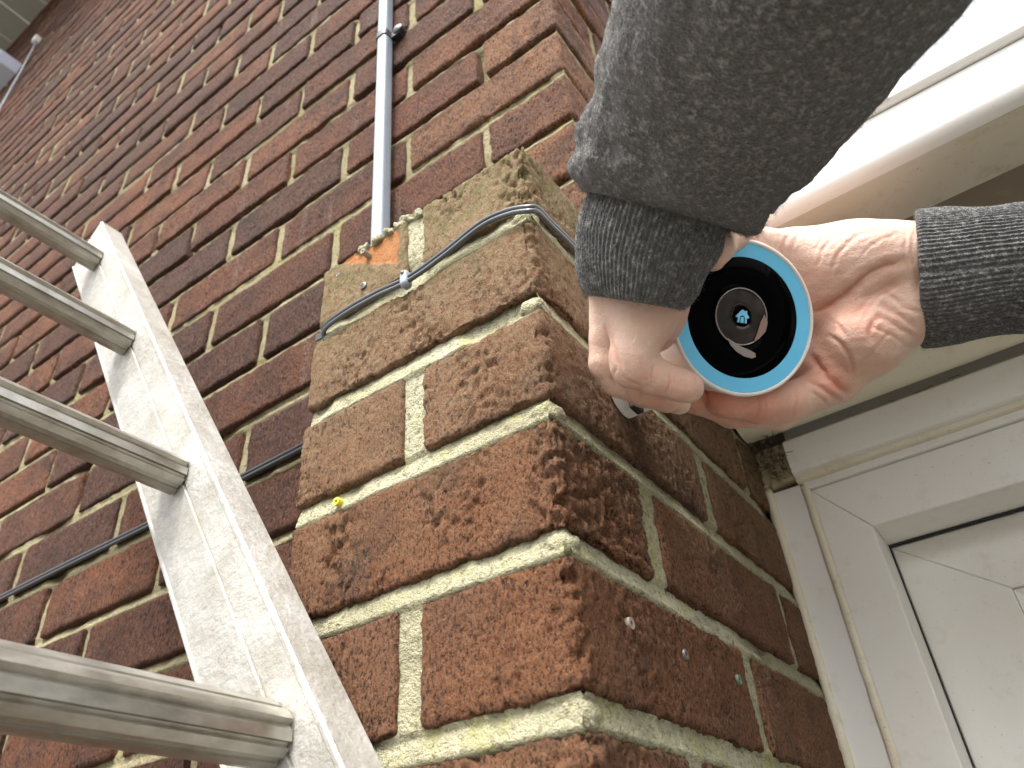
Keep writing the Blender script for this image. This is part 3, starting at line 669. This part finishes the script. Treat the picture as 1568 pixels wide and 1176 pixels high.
mk('lens', *lathe([(.0160, .0006), (.0130, .0011), (.009, .0014), (.0062, .0015), (.0060, .0010)], 72, LC, DN), ml.m, scam)
mk('lens_centre', *lathe([(.0061, .0010), (.004, .0011), (.0001, .0011)], 48, LC, DN), mface.m, scam)
# the little house mark: outline with an arched doorway, pressed as a thin solid
def shape(out, holes, h0, h1, c, a, b, n_):
    import bmesh
    bm = bmesh.new()
    for loop in [out] + holes:
        vs = [bm.verts.new(c + a * x + b * y + n_ * h1) for x, y in loop]
        for i in range(len(vs)): bm.edges.new((vs[i], vs[(i + 1) % len(vs)]))
    bmesh.ops.triangle_fill(bm, use_beauty=True, edges=bm.edges[:])
    ge = bmesh.ops.extrude_face_region(bm, geom=bm.faces[:]); bmesh.ops.translate(bm, verts=[v for v in ge['geom'] if isinstance(v, bmesh.types.BMVert)], vec=Vector((n_ * (h0 - h1)).tolist()))
    bmesh.ops.recalc_face_normals(bm, faces=bm.faces[:])
    bm.verts.index_update(); V = [tuple(v.co) for v in bm.verts]; F = [tuple(v.index for v in f.verts) for f in bm.faces]; bm.free(); return V, F
s = .00112
hs = [(-2.9, 3.6), (-2.7, 0.6), (-3.9, 0.9), (-4.2, .3), (-1.2, -3.2), (-.2, -4.0), (.9, -3.3), (1.4, -3.0), (1.7, -3.6), (2.6, -3.5), (2.7, -1.9), (4.3, -.1), (3.9, .5), (2.8, .5), (2.9, 3.6), (1.75, 3.6), (1.65, 1.1)]
hs += [(1.6 * math.cos(t), 1.0 - 1.6 * math.sin(t)) for t in np.linspace(.35, math.pi - .35, 7)] + [(-1.65, 1.1), (-1.75, 3.6)]
door_s = [(-.95, 3.6), (-.95, 1.2)] + [(-.9 * math.cos(t), 1.0 - .9 * math.sin(t)) for t in np.linspace(.2, math.pi - .2, 7)] + [(.95, 1.2), (.95, 3.6)]
ta = rr * math.cos(.12) + dd * math.sin(.12); tb = dd * math.cos(.12) - rr * math.sin(.12)
LG = LC + rr * .0000 + dd * .0002
mlogo = M('blue_mark', Roughness=.4); mlogo.b.inputs['Base Color'].default_value = (.22, .66, .92, 1)
lg = mk('house_mark', *join([shape([(x * s * .9, y * s * .9) for x, y in hs], [], .0012, .0019, LG, ta, tb, DN), shape([(x * s * .9, y * s * .9) for x, y in door_s], [], .0012, .0019, LG, ta, tb, DN)]), mlogo.m, scam, smooth=False)
# reflection painted on in the shape of peeling film: a grey-brown crescent under the lens
mcrescent = M('reflection_film', Roughness=.45); mcrescent.b.inputs['Base Color'].default_value = (.30, .26, .24, 1)
def pl(u, v):
    r = ray(u, v); t = ((DC - CAM) @ DN) / (r @ DN); q = CAM + t * r; return ((q - LC) @ rr, (q - LC) @ dd)
fl = [pl(*q) for q in [(1113, 518), (1122, 524), (1134, 531), (1148, 537), (1155, 541), (1156, 547), (1150, 549), (1138, 546), (1126, 538), (1117, 528)]]
mk('reflection_crescent', *shape(fl, [], .0006, .0010, LC, rr, dd, DN), mcrescent.m, scam, smooth=False)
fl = [pl(*q) for q in [(1168, 482), (1173, 494), (1170, 508), (1160, 519), (1152, 524), (1158, 508), (1162, 494)]]
mrefl = M('painted_pale_reflection', Roughness=.35); mrefl.b.inputs['Base Color'].default_value = (.30, .19, .16, 1)
mk('reflection_patch', *shape(fl, [], .0014, .0017, LC, rr, dd, DN), mrefl.m, scam, smooth=False)  # pale reflection painted on the lens as a thin coloured patch

mnt = empty('camera_mount', (.001, .105, .215), 'white round mounting foot with a black slot on the brick face under the hand', 'camera mount')
mc_ = hit(974, 592, 0, .012)
mk('foot', *lathe([(.0001, .0005), (.0170, .0005), (.0170, .014), (.0158, .0165), (.010, .018), (.0001, .018)], 48, (0, mc_[1], mc_[2]), (1, 0, 0)), MF, mnt, sharp=50)
a_ = hit(978, 617, 0, .015); V, F = box(.0105, .0155, a_[1] - .0055, a_[1] + .0055, a_[2] - .0045, a_[2] + .0015); bevel(mk('slot', V, F, MBLK, mnt, smooth=False), .0008)

# ---------------------------------------------------------------- hands: blended solid, one continuous surface each
def smin(a, b, k):
    h = np.maximum(k - np.abs(a - b), 0) / k; return np.minimum(a, b) - h * h * k * .25
def surfnets(f, org, h):
    s = f < 0; nx, ny, nz = f.shape; c = (slice(0, -1), slice(1, None))
    corners = [(i, j, k) for i in (0, 1) for j in (0, 1) for k in (0, 1)]
    cnt = sum(s[c[i], c[j], c[k]].astype(np.int8) for i, j, k in corners); act = (cnt > 0) & (cnt < 8); I, J, K = np.nonzero(act)
    idx = -np.ones(act.shape, np.int64); idx[I, J, K] = np.arange(len(I)); pos = np.zeros((len(I), 3)); num = np.zeros(len(I))
    for a in corners:
        for ax in range(3):
            if a[ax]: continue
            b = list(a); b[ax] = 1; fa = f[I + a[0], J + a[1], K + a[2]]; fb = f[I + b[0], J + b[1], K + b[2]]; m_ = (fa < 0) != (fb < 0)
            t = np.where(m_, fa / np.where(m_, fa - fb, 1), 0); p = np.tile(np.array(a, float), (len(I), 1)); p[:, ax] += t
            pos[m_] += p[m_]; num[m_] += 1
    P = org + h * (np.stack([I, J, K], 1) + pos / num[:, None]); Fc = []
    for ax in range(3):
        d = [0, 0, 0]; d[ax] = 1; sa = s[:nx - d[0], :ny - d[1], :nz - d[2]]; sb = s[d[0]:, d[1]:, d[2]:]; A = np.argwhere(sa != sb); o1, o2 = [q for q in range(3) if q != ax]
        A = A[(A[:, o1] > 0) & (A[:, o2] > 0) & (A[:, o1] < act.shape[o1]) & (A[:, o2] < act.shape[o2])]
        inside = sa[A[:, 0], A[:, 1], A[:, 2]]; q = []
        for e1, e2 in ((-1, -1), (0, -1), (0, 0), (-1, 0)):
            B = A.copy(); B[:, o1] += e1; B[:, o2] += e2; q.append(idx[B[:, 0], B[:, 1], B[:, 2]])
        q = np.stack(q, 1); flip = inside if ax != 1 else ~inside; q[~flip] = q[~flip][:, ::-1]; Fc.append(q)
    return P, np.concatenate(Fc)
def cap(P, a, b, ra, rb):
    ba = b - a; L2 = ba @ ba; t = np.clip(((P - a) @ ba) / L2, 0, 1) if L2 > 1e-12 else np.zeros(P.shape[:-1], P.dtype)
    return np.linalg.norm(P - a - t[..., None] * ba, axis=-1) - (ra + (rb - ra) * t)
def polydist(P, pts):
    d = None
    for a, b in zip(pts[:-1], pts[1:]):
        q = cap(P, a, b, 0, 0); d = q if d is None else np.minimum(d, q)
    return d
def build_hand(chains, creases, bulges, h=.001, pad=.012):
    """chains: list of (k_join, [(u,v,d,r),...]) in survey coordinates; fingers blend to the palm, not to each other"""
    pts = np.array([cs(u, v, d) for _, _, ch in chains for u, v, d, r in ch]); rmax = .03
    lo = pts.min(0) - rmax; hi = pts.max(0) + rmax; n = np.ceil((hi - lo) / h).astype(int)
    ax = [lo[i] + h * np.arange(n[i]) for i in range(3)]
    G = np.stack(np.meshgrid(*ax, indexing='ij'), -1).astype(np.float32)
    palm = None; fingers = []
    for typ, k, ch in chains:
        f = None
        for (u, v, d, r), (u2, v2, d2, r2) in zip(ch[:-1], ch[1:]):
            q = cap(G, cs(u, v, d).astype(np.float32), cs(u2, v2, d2).astype(np.float32), r, r2); f = q if f is None else smin(f, q, .004 if typ == 'f' else k)
        if typ == 'p': palm = f if palm is None else smin(palm, f, k)
        else: fingers.append((k, f))
    F_ = palm
    tot = None
    for k, f in fingers:
        g_f = smin(palm, f, k); F_ = smin(F_, g_f, .0012) if tot is not None else g_f; tot = 1
    P, Fc = surfnets(F_, lo, h)
    # light smoothing
    E = np.concatenate([Fc[:, [0, 1]], Fc[:, [1, 2]], Fc[:, [2, 3]], Fc[:, [3, 0]]]); cnt = np.bincount(E.ravel(), minlength=len(P)).astype(float)
    for it in range(2):
        acc = np.zeros_like(P)
        for ax_ in range(3):
            acc[:, ax_] = np.bincount(E[:, 0], P[E[:, 1], ax_], len(P)) + np.bincount(E[:, 1], P[E[:, 0], ax_], len(P))
        P = P * .5 + .5 * acc / cnt[:, None]
    return (*furrow(P, Fc, creases), Fc)
def furrow(P, Fc, creases):
    n = np.zeros_like(P); fn = np.cross(P[Fc[:, 2]] - P[Fc[:, 0]], P[Fc[:, 3]] - P[Fc[:, 1]])
    for k in range(4):
        for a in range(3): n[:, a] += np.bincount(Fc[:, k], fn[:, a], len(P))
    n /= np.linalg.norm(n, axis=1)[:, None] + 1e-12; c0 = P.mean(0)
    if ((P - c0) * n).sum() < 0: n = -n
    uv = np.stack([784 + FPX * P[:, 0] / P[:, 2], 588 + FPX * P[:, 1] / P[:, 2]], 1); face = np.clip(-n[:, 2] * 2.2, 0, 1); D = np.zeros(len(P)); dark = np.zeros(len(P))
    uvw = uv + np.stack([noise(P * 160, 3), noise(P * 160, 4)], 1) * 2.5
    for wd, dp, ch in [(w * .9, d * .58, c) for w, d, c in creases]:   # width in px of the survey, depth in metres
        ch = spline(np.array(ch, float), 24); best = np.full(len(P), 1e9); tt = np.zeros(len(P))
        for i, (a, b) in enumerate(zip(ch[:-1], ch[1:])):
            ba = b - a; t = np.clip(((uvw - a) @ ba) / (ba @ ba), 0, 1); d = np.linalg.norm(uvw - a - t[:, None] * ba, axis=1); m_ = d < best; best[m_] = d[m_]; tt[m_] = (i + t[m_]) / 23
        tp = np.clip(np.sin(np.pi * np.clip(tt, .0, 1)) * 1.6, 0, 1); g = np.exp(-(best / wd) ** 2) * tp * face
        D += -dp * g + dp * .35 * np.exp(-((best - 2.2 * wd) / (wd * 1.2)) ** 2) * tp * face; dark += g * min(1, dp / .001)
    D += (noise(P * 420, 5) * .00012 + noise(P * np.array([90, 260, 120]), 6) * .00022) * face
    return P + n * D[:, None], np.clip(dark, 0, 1)
def skin_mesh(name, P, Fc, parent, redpts):
    W = c2w(P); o = mk(name, W, Fc, MSKIN, parent)
    red = np.zeros(len(P))
    for (u, v, d, r, a) in redpts: red += a * np.exp(-(np.linalg.norm(P - cs(u, v, d), axis=1) / r) ** 2)
    at = o.data.attributes.new('flush', 'FLOAT', 'POINT'); at.data.foreach_set('value', np.clip(red * .8 + DK * .45, 0, 1).astype(np.float32)); return o  # skin redness plus crease shade painted into the same colour mask
ms = M('skin', Roughness=.42); ms.b.inputs['Subsurface Weight'].default_value = .25; ms.b.inputs['Subsurface Radius'].default_value = (1, .35, .18); ms.b.inputs['Subsurface Scale'].default_value = .004
ms.b.inputs['Specular IOR Level'].default_value = .38
gs = ms.n('TexCoord').outputs['Object']; at_ = ms.n('Attribute'); at_.attribute_name = 'flush'
c = ms.mix(ms.mr(ms.noise(gs, 55, 4, .6), .35, .68), (.74, .53, .42), (.69, .43, .33))
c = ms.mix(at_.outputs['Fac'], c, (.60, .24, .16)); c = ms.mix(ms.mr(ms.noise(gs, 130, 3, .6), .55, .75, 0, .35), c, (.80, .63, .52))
c = ms.mix(ms.mr(ms.noise(gs, 34, 2, .5), .60, .75, 0, .20), c, (.42, .33, .30)); ms.color(c)
wv = ms.noise(ms.scale(gs, (1.6, .6, 1.6)), 420, 4, .6, 1.2); wv2 = ms.voro(gs, 1500, 'DISTANCE_TO_EDGE'); wv3 = ms.noise(ms.scale(gs, (.7, 2.2, 1)), 95, 3, .6, .8)
ms.normal(ms.bump(ms.math('ADD', ms.math('ADD', ms.math('MULTIPLY', wv, .8), ms.math('MULTIPLY', wv2, .25)), ms.math('MULTIPLY', wv3, .7)), .0009)); MSKIN = ms.m

person = empty('person', tuple(c2w(cs(1250, 470, .48))), 'person in grey knitted jumper holding the round camera, only forearms and hands in view', 'person')
# hand coming from the right, palm up behind the camera
RH_ = [
 ('p', .012, [(1540, 402, .444, .0185), (1400, 400, .466, .0200), (1330, 398, .467, .0210)]),
 ('p', .012, [(1540, 440, .444, .0185), (1400, 464, .470, .0215), (1340, 470, .470, .0225)]),
 ('p', .013, [(1345, 400, .468, .0205), (1285, 405, .478, .0225), (1222, 400, .488, .0185)]),          # thumb mound
 ('p', .007, [(1372, 482, .464, .0205), (1322, 522, .463, .0215), (1290, 556, .470, .0170)]),          # heel below
 ('p', .014, [(1310, 455, .484, .0200), (1215, 470, .496, .0200), (1130, 500, .505, .0170)]),          # hollow of the palm
 ('p', .010, [(1283, 560, .476, .0150), (1230, 560, .486, .0150)]),
 ('f', .014, [(1222, 398, .488, .0165), (1170, 384, .476, .0135), (1138, 370, .460, .0112), (1120, 360, .444, .0092), (1102, 378, .425, .0080), (1092, 396, .421, .0070)]),
 ('f', .009, [(1280, 588, .467, .0120), (1205, 616, .458, .0112), (1160, 622, .455, .0100), (1110, 615, .451, .0090), (1105, 614, .450, .0085)]),
 ('f', .009, [(1270, 592, .484, .0115), (1190, 630, .474, .0110), (1120, 630, .468, .0097), (1060, 609, .459, .0084), (1050, 605, .458, .0078)]),
 ('f', .009, [(1255, 575, .496, .0115), (1150, 618, .488, .0105), (1075, 612, .475, .0095), (1015, 580, .462, .0080)]),
]
RC = [(7, .0022, [(1405, 398), (1362, 404), (1322, 425), (1290, 452), (1262, 470), (1225, 480)]), (2.2, .0011, [(1380, 398), (1330, 418), (1295, 446), (1268, 468), (1240, 480)]),
      (3.5, .0008, [(1352, 350), (1312, 362), (1284, 388), (1270, 425)]), (3, .0007, [(1330, 350), (1290, 358), (1262, 380), (1250, 415)]), (3, .0006, [(1300, 350), (1268, 362), (1245, 385)]), (2.5, .0005, [(1384, 352), (1340, 372), (1310, 402)]),
      (3, .0006, [(1215, 352), (1200, 372), (1196, 400)]), (3, .0005, [(1230, 352), (1216, 372), (1212, 402)]),
      (5, .0013, [(1412, 505), (1385, 488), (1362, 474), (1342, 462)]), (4, .0013, [(1412, 522), (1382, 504), (1358, 490), (1335, 482)]), (3, .0010, [(1400, 536), (1372, 518), (1350, 506), (1330, 500)]), (4, .0010, [(1412, 482), (1390, 472), (1368, 458), (1350, 444)]),
      (4, .0011, [(1352, 478), (1338, 492), (1330, 508), (1336, 524)]), (3, .0007, [(1372, 440), (1350, 452), (1332, 470), (1322, 492)]), (6, .0012, [(1392, 430), (1355, 442), (1325, 462), (1300, 490)]),
      (3, .0006, [(1390, 345), (1384, 385), (1392, 425)]), (3, .0006, [(1402, 345), (1396, 385), (1402, 420), (1402, 470)]),
      (6, .0024, [(1312, 606), (1290, 596), (1268, 576), (1248, 552), (1238, 540)]), (2, .0010, [(1300, 602), (1280, 588), (1262, 568), (1248, 552)]), (4, .0016, [(1290, 618), (1270, 602), (1250, 588), (1228, 580)]), (3, .0010, [(1270, 622), (1256, 608), (1242, 598)]),
      (4, .0011, [(1240, 516), (1268, 514), (1290, 530), (1304, 552), (1304, 584)]), (3, .0007, [(1262, 486), (1285, 500), (1300, 520)]), (3, .0006, [(1310, 560), (1330, 545), (1352, 520), (1370, 505)]),
      (3, .0010, [(1216, 592), (1219, 616), (1210, 646)]), (2.5, .0008, [(1160, 604), (1163, 620), (1158, 642)]), (2.2, .0005, [(1170, 604), (1172, 622), (1168, 642)])]
P, DK, Fc = build_hand(RH_, RC, [], h=.00092)
skin_mesh('hand', P, Fc, person, [(1300, 480, .45, .014, .45), (1330, 500, .44, .012, .4), (1285, 585, .45, .012, .8), (1240, 470, .47, .016, .45), (1170, 622, .445, .016, .75), (1105, 615, .44, .012, .9), (1250, 560, .46, .014, .6), (1060, 606, .455, .016, .8), (1365, 430, .45, .012, .3), (1130, 626, .46, .02, .6)])
# hand coming down from the upper sleeve, fingers bent under the camera
LH_ = [
 ('p', .012, [(1000, 330, .425, .0220), (987, 430, .418, .0205), (978, 478, .416, .0175)]),
 ('p', .010, [(965, 340, .430, .0200), (955, 430, .426, .0165), (945, 478, .426, .0135)]),
 ('p', .012, [(1015, 430, .425, .0165), (1008, 486, .430, .0120), (1002, 512, .434, .0095)]),
 ('f', .010, [(990, 455, .413, .0165), (978, 510, .407, .0135), (969, 545, .402, .0117), (970, 561, .401, .0110), (1003, 576, .401, .0090), (1036, 588, .400, .0080), (1052, 593, .400, .0073), (1055, 594, .400, .0070)]),
 ('f', .009, [(945, 470, .428, .0125), (934, 520, .425, .0108), (931, 556, .424, .0100), (948, 582, .425, .0090), (985, 600, .424, .0080), (1018, 610, .424, .0070), (1021, 611, .424, .0068)]),
 ('f', .009, [(952, 470, .440, .0120), (948, 530, .440, .0100), (956, 576, .440, .0090), (1000, 603, .442, .0078), (1040, 617, .443, .0068)]),
]
LCR = [(2.5, .0011, [(948, 560), (958, 578), (972, 588), (990, 592)]), (2.2, .0009, [(1002, 556), (1001, 574), (994, 594)]), (1.6, .0005, [(1007, 556), (1006, 574), (1000, 594)]), (2, .0009, [(1027, 566), (1026, 584), (1020, 604)]), (1.6, .0005, [(1033, 568), (1032, 586)]),
       (2.5, .0010, [(944, 560), (938, 578), (944, 596)]), (2, .0008, [(984, 590), (982, 602), (980, 612)]), (4, .0016, [(928, 480), (934, 515), (944, 545), (952, 570)]), (2, .0005, [(960, 540), (972, 548), (990, 548)]), (2, .0005, [(1046, 580), (1052, 590), (1048, 600)])]
P, DK, Fc = build_hand(LH_, LCR, [], h=.0009)
skin_mesh('hand', P, Fc, person, [(1040, 590, .40, .010, .7), (1000, 600, .42, .016, .6), (975, 565, .395, .008, .35), (1020, 480, .42, .02, .35)])

# ---------------------------------------------------------------- sleeves
def wool(name, base, rib):
    m = M(name, Roughness=.95); m.b.inputs['Sheen Weight'].default_value = .35; m.b.inputs['Sheen Roughness'].default_value = .6; m.b.inputs['Specular IOR Level'].default_value = .1
    g = m.n('TexCoord').outputs['Object']; n1 = m.noise(m.scale(g, (1, 1, .55)), 900, 3, .7); n2 = m.noise(m.scale(g, (1, 1, .6)), 330, 4, .8); n3 = m.noise(g, 60, 3, .6)
    c = m.mix(m.mr(n1, .40, .62), tuple(x * .3 for x in base), base); c = m.mix(m.mr(n2, .53, .62, 0, .9), c, tuple(min(1, x * 2.7) for x in base))
    c = m.mix(m.mr(n2, .46, .36, 0, .9), c, tuple(x * .15 for x in base)); c = m.mix(m.mr(n3, .4, .7, 0, .3), c, tuple(x * .6 for x in base))
    m.color(c); m.normal(m.bump(m.math('ADD', n1, m.math('MULTIPLY', n2, 1.3)), .0025)); return m.m
MWO = wool('charcoal_knit', (.125, .116, .105), False); MWR = wool('grey_rib_knit', (.125, .121, .117), True)
def loft(cen, rx, ry, nt, disp, endclose=False, ref=(0, 0, 1.)):
    """centres, radii across and in depth, all in survey metres"""
    C_ = np.asarray(cen, float); T = np.gradient(C_, axis=0); T /= np.linalg.norm(T, axis=1)[:, None]; Z = np.array(ref)
    X = np.cross(T, Z); X /= np.linalg.norm(X, axis=1)[:, None]; Yv = np.cross(X, T); m = len(C_)
    th = np.linspace(0, 2 * np.pi, nt, endpoint=False); TH, I = np.meshgrid(th, np.arange(m))
    base = C_[:, None] + rx[:, None, None] * np.cos(TH)[..., None] * X[:, None] + ry[:, None, None] * np.sin(TH)[..., None] * Yv[:, None]
    N = np.cos(TH)[..., None] * X[:, None] + np.sin(TH)[..., None] * Yv[:, None]
    base = base + N * disp(TH, I / (m - 1.), base)[..., None]
    V = base.reshape(-1, 3); i = np.arange(m - 1)[:, None] * nt; k = np.arange(nt)[None]
    F = np.stack([i + k, i + (k + 1) % nt, i + nt + (k + 1) % nt, i + nt + k], -1).reshape(-1, 4); return V, F, N.reshape(-1, 3)
def interp(keys, n):
    K = np.array(keys, float); t = np.linspace(0, len(K) - 1, n); return spline(K, n)
def fuzz(name, V, N, count, mat, parent, ln=(.0015, .0045), seed=1):
    r = np.random.default_rng(seed); i = r.integers(0, len(V), count); p = V[i] + r.normal(size=(count, 3)) * .0006; nn = N[i]
    d = nn * r.uniform(.25, 1., (count, 1)) + r.normal(size=(count, 3)) * .75; d /= np.linalg.norm(d, axis=1)[:, None]; Ls = r.uniform(*ln, (count, 1)); cr = np.cross(d, r.normal(size=(count, 3))); cr /= np.linalg.norm(cr, axis=1)[:, None]
    q = p + d * Ls * .5 + r.normal(size=(count, 3)) * Ls * .12; w_ = .00005
    A = np.stack([p - cr * w_, p + cr * w_, q + cr * w_ * .8, q - cr * w_ * .8, p + d * Ls], 1).reshape(-1, 3)
    b = np.arange(count)[:, None] * 5; F = [tuple(x) for x in np.concatenate([b + [0, 1, 2, 3]], 1).tolist()] + [tuple(x) for x in (b + [3, 2, 4]).tolist()]
    o = mk(name, c2w(A), F, mat, parent, smooth=False); o['kind'] = 'stuff'; return o
MFZ = simple('wool_fibre', (.17, .16, .15), .9)
# upper sleeve: keys u, v, depth, half width across (px), half depth (m)
K = [(1370, -420, .26, 300, .050), (1262, -150, .285, 270, .052), (1172, 20, .315, 232, .054), (1115, 130, .345, 205, .054), (1062, 215, .375, 178, .052), (1035, 262, .392, 160, .049), (1020, 296, .402, 148, .044), (1013, 316, .408, 132, .039), (1012, 322, .410, 112, .034), (1012, 312, .412, 100, .031)]
kk = interp(K, 150); cen = np.array([cs(a, b, d) for a, b, d, _, _ in kk]); rx = kk[:, 3] / FPX * kk[:, 2]; ry = kk[:, 4]
# fix frame at the turned-in end
fc = cen.copy()
def fold(TH, t, P):
    q = P * 1.0
    a = fbm(q * 24, 3, 61) * .0055 * np.clip(t * 2, .3, 1); a = a + np.sin((t * 30 + np.cos(TH) * 2.2 + fbm(q * 14, 2, 9) * 3)) * .0011 * (t > .55); seam = -np.exp(-((np.angle(np.exp(1j * (TH - seam_th)))) / .025) ** 2) * .0022
    return a + seam + fbm(q * 400, 2, 5) * .0005
seam_th = 2.75
def loft_fixed(cen, rx, ry, nt, disp, axis):
    C_ = np.asarray(cen); T = np.tile(axis / np.linalg.norm(axis), (len(C_), 1)); return C_, T
# direction field: smooth, never reversing
def loft2(cen, dirs, rx, ry, nt, disp, sq=1.):
    C_ = np.asarray(cen, float); T = dirs / np.linalg.norm(dirs, axis=1)[:, None]; Z = np.array([0, 0, 1.]); X = np.cross(T, Z); X /= np.linalg.norm(X, axis=1)[:, None]; Yv = np.cross(X, T); m = len(C_)
    th = np.linspace(0, 2 * np.pi, nt, endpoint=False); TH, I = np.meshgrid(th, np.arange(m)); N = np.cos(TH)[..., None] * X[:, None] + np.sin(TH)[..., None] * Yv[:, None]
    ct = np.sign(np.cos(TH)) * np.abs(np.cos(TH)) ** sq; st = np.sign(np.sin(TH)) * np.abs(np.sin(TH)) ** sq
    base = C_[:, None] + rx[:, None, None] * ct[..., None] * X[:, None] + ry[:, None, None] * st[..., None] * Yv[:, None]
    base = base + N * disp(TH, I / (m - 1.), base)[..., None]; i = np.arange(m - 1)[:, None] * nt; k = np.arange(nt)[None]
    F = np.stack([i + k, i + nt + k, i + nt + (k + 1) % nt, i + (k + 1) % nt], -1).reshape(-1, 4); return base.reshape(-1, 3), F, N.reshape(-1, 3)
ang = np.interp(np.linspace(0, 1, 150), [0, .45, .7, 1], [math.radians(117), math.radians(118), math.radians(112), math.radians(100)])
dirs = np.stack([np.cos(ang), np.sin(ang), np.full(150, .25)], 1)
V, F, N = loft2(cen, dirs, rx, ry, 360, fold)
slv = mk('sleeve', c2w(V), F, MWO, person); fuzz('wool_fuzz', V, N, 26000, MFZ, slv, (.0012, .0034), 2)
def ribs(nrib, amp, wob, seed):
    def f(TH, t, P):
        return amp * np.cos(nrib * (TH + wob * np.sin(t * 5))) + fbm(P * 35, 2, seed) * .0014 + fbm(P * 500, 2, seed) * .0003 - .0045 * np.clip((t - .955) / .045, 0, 1) ** 2 - .0035 * (np.clip((.03 - t) / .03, 0, 1))
    return f
K = [(1012, 270, .412, 98, .032), (1008, 310, .412, 108, .034), (995, 360, .412, 111, .035), (982, 400, .412, 103, .034), (976, 432, .411, 95, .032), (971, 455, .411, 82, .029), (969, 463, .411, 72, .026), (969, 458, .412, 66, .024)]
kk = interp(K, 110); cen = np.array([cs(a, b, d) for a, b, d, _, _ in kk]); rx = kk[:, 3] / FPX * kk[:, 2]; ry = kk[:, 4]; ang = np.interp(np.linspace(0, 1, 110), [0, 1], [math.radians(106), math.radians(98)]); dirs = np.stack([np.cos(ang), np.sin(ang), np.full(110, .12)], 1)
V, F, N = loft2(cen, dirs, rx, ry, 760, ribs(92, .00042, .02, 71))
cf = mk('cuff', c2w(V), F, MWR, slv); fuzz('wool_fuzz', V, N, 7000, MFZ, slv, (.0008, .0022), 3)
# right sleeve
K = [(1411, 428, .470, 88, .027), (1406, 428, .470, 99, .0315), (1411, 427, .469, 104, .0345), (1430, 426, .4655, 104, .0350), (1460, 423, .459, 102, .0345), (1520, 415, .447, 98, .033), (1600, 408, .432, 98, .032), (1700, 402, .415, 102, .032), (1760, 400, .405, 104, .033)]
kk = interp(K, 150); cen = np.array([cs(a, b, d) for a, b, d, _, _ in kk]); rx = kk[:, 3] / FPX * kk[:, 2]; ry = kk[:, 4]; ang = np.full(150, math.radians(-3.)); dirs = np.stack([np.cos(ang), np.sin(ang), np.full(150, -.52)], 1)
def ribs2(TH, t, P):
    return .00036 * np.cos(96 * (TH + .015 * np.sin(t * 6))) + fbm(P * 32, 2, 81) * .0016 + fbm(P * 500, 2, 8) * .0003 - np.exp(-(np.angle(np.exp(1j * (TH + math.pi / 2))) / .012) ** 2) * .0012 + np.exp(-(np.angle(np.exp(1j * (TH + math.pi / 2 + .03))) / .012) ** 2) * .0006
V, F, N = loft2(cen, dirs, rx, ry, 800, ribs2, .8)
K2 = [(1735, 400, .409, 112, .036), (1900, 395, .38, 135, .042), (2300, 380, .32, 180, .048)]
slr0 = interp(K2, 30); cen2 = np.array([cs(a, b, d) for a, b, d, _, _ in slr0]); V2, F2, N2 = loft2(cen2, np.tile([1., -.03, -.5], (30, 1)), slr0[:, 3] / FPX * slr0[:, 2], slr0[:, 4], 120, lambda TH, t, P: fbm(P * 24, 3, 5) * .003)
sl2 = mk('sleeve', c2w(V2), F2, MWO, person)
cf2 = mk('cuff', c2w(V), F, MWR, sl2); fuzz('wool_fuzz', V, N, 9000, MFZ, sl2, (.0008, .0022), 4)
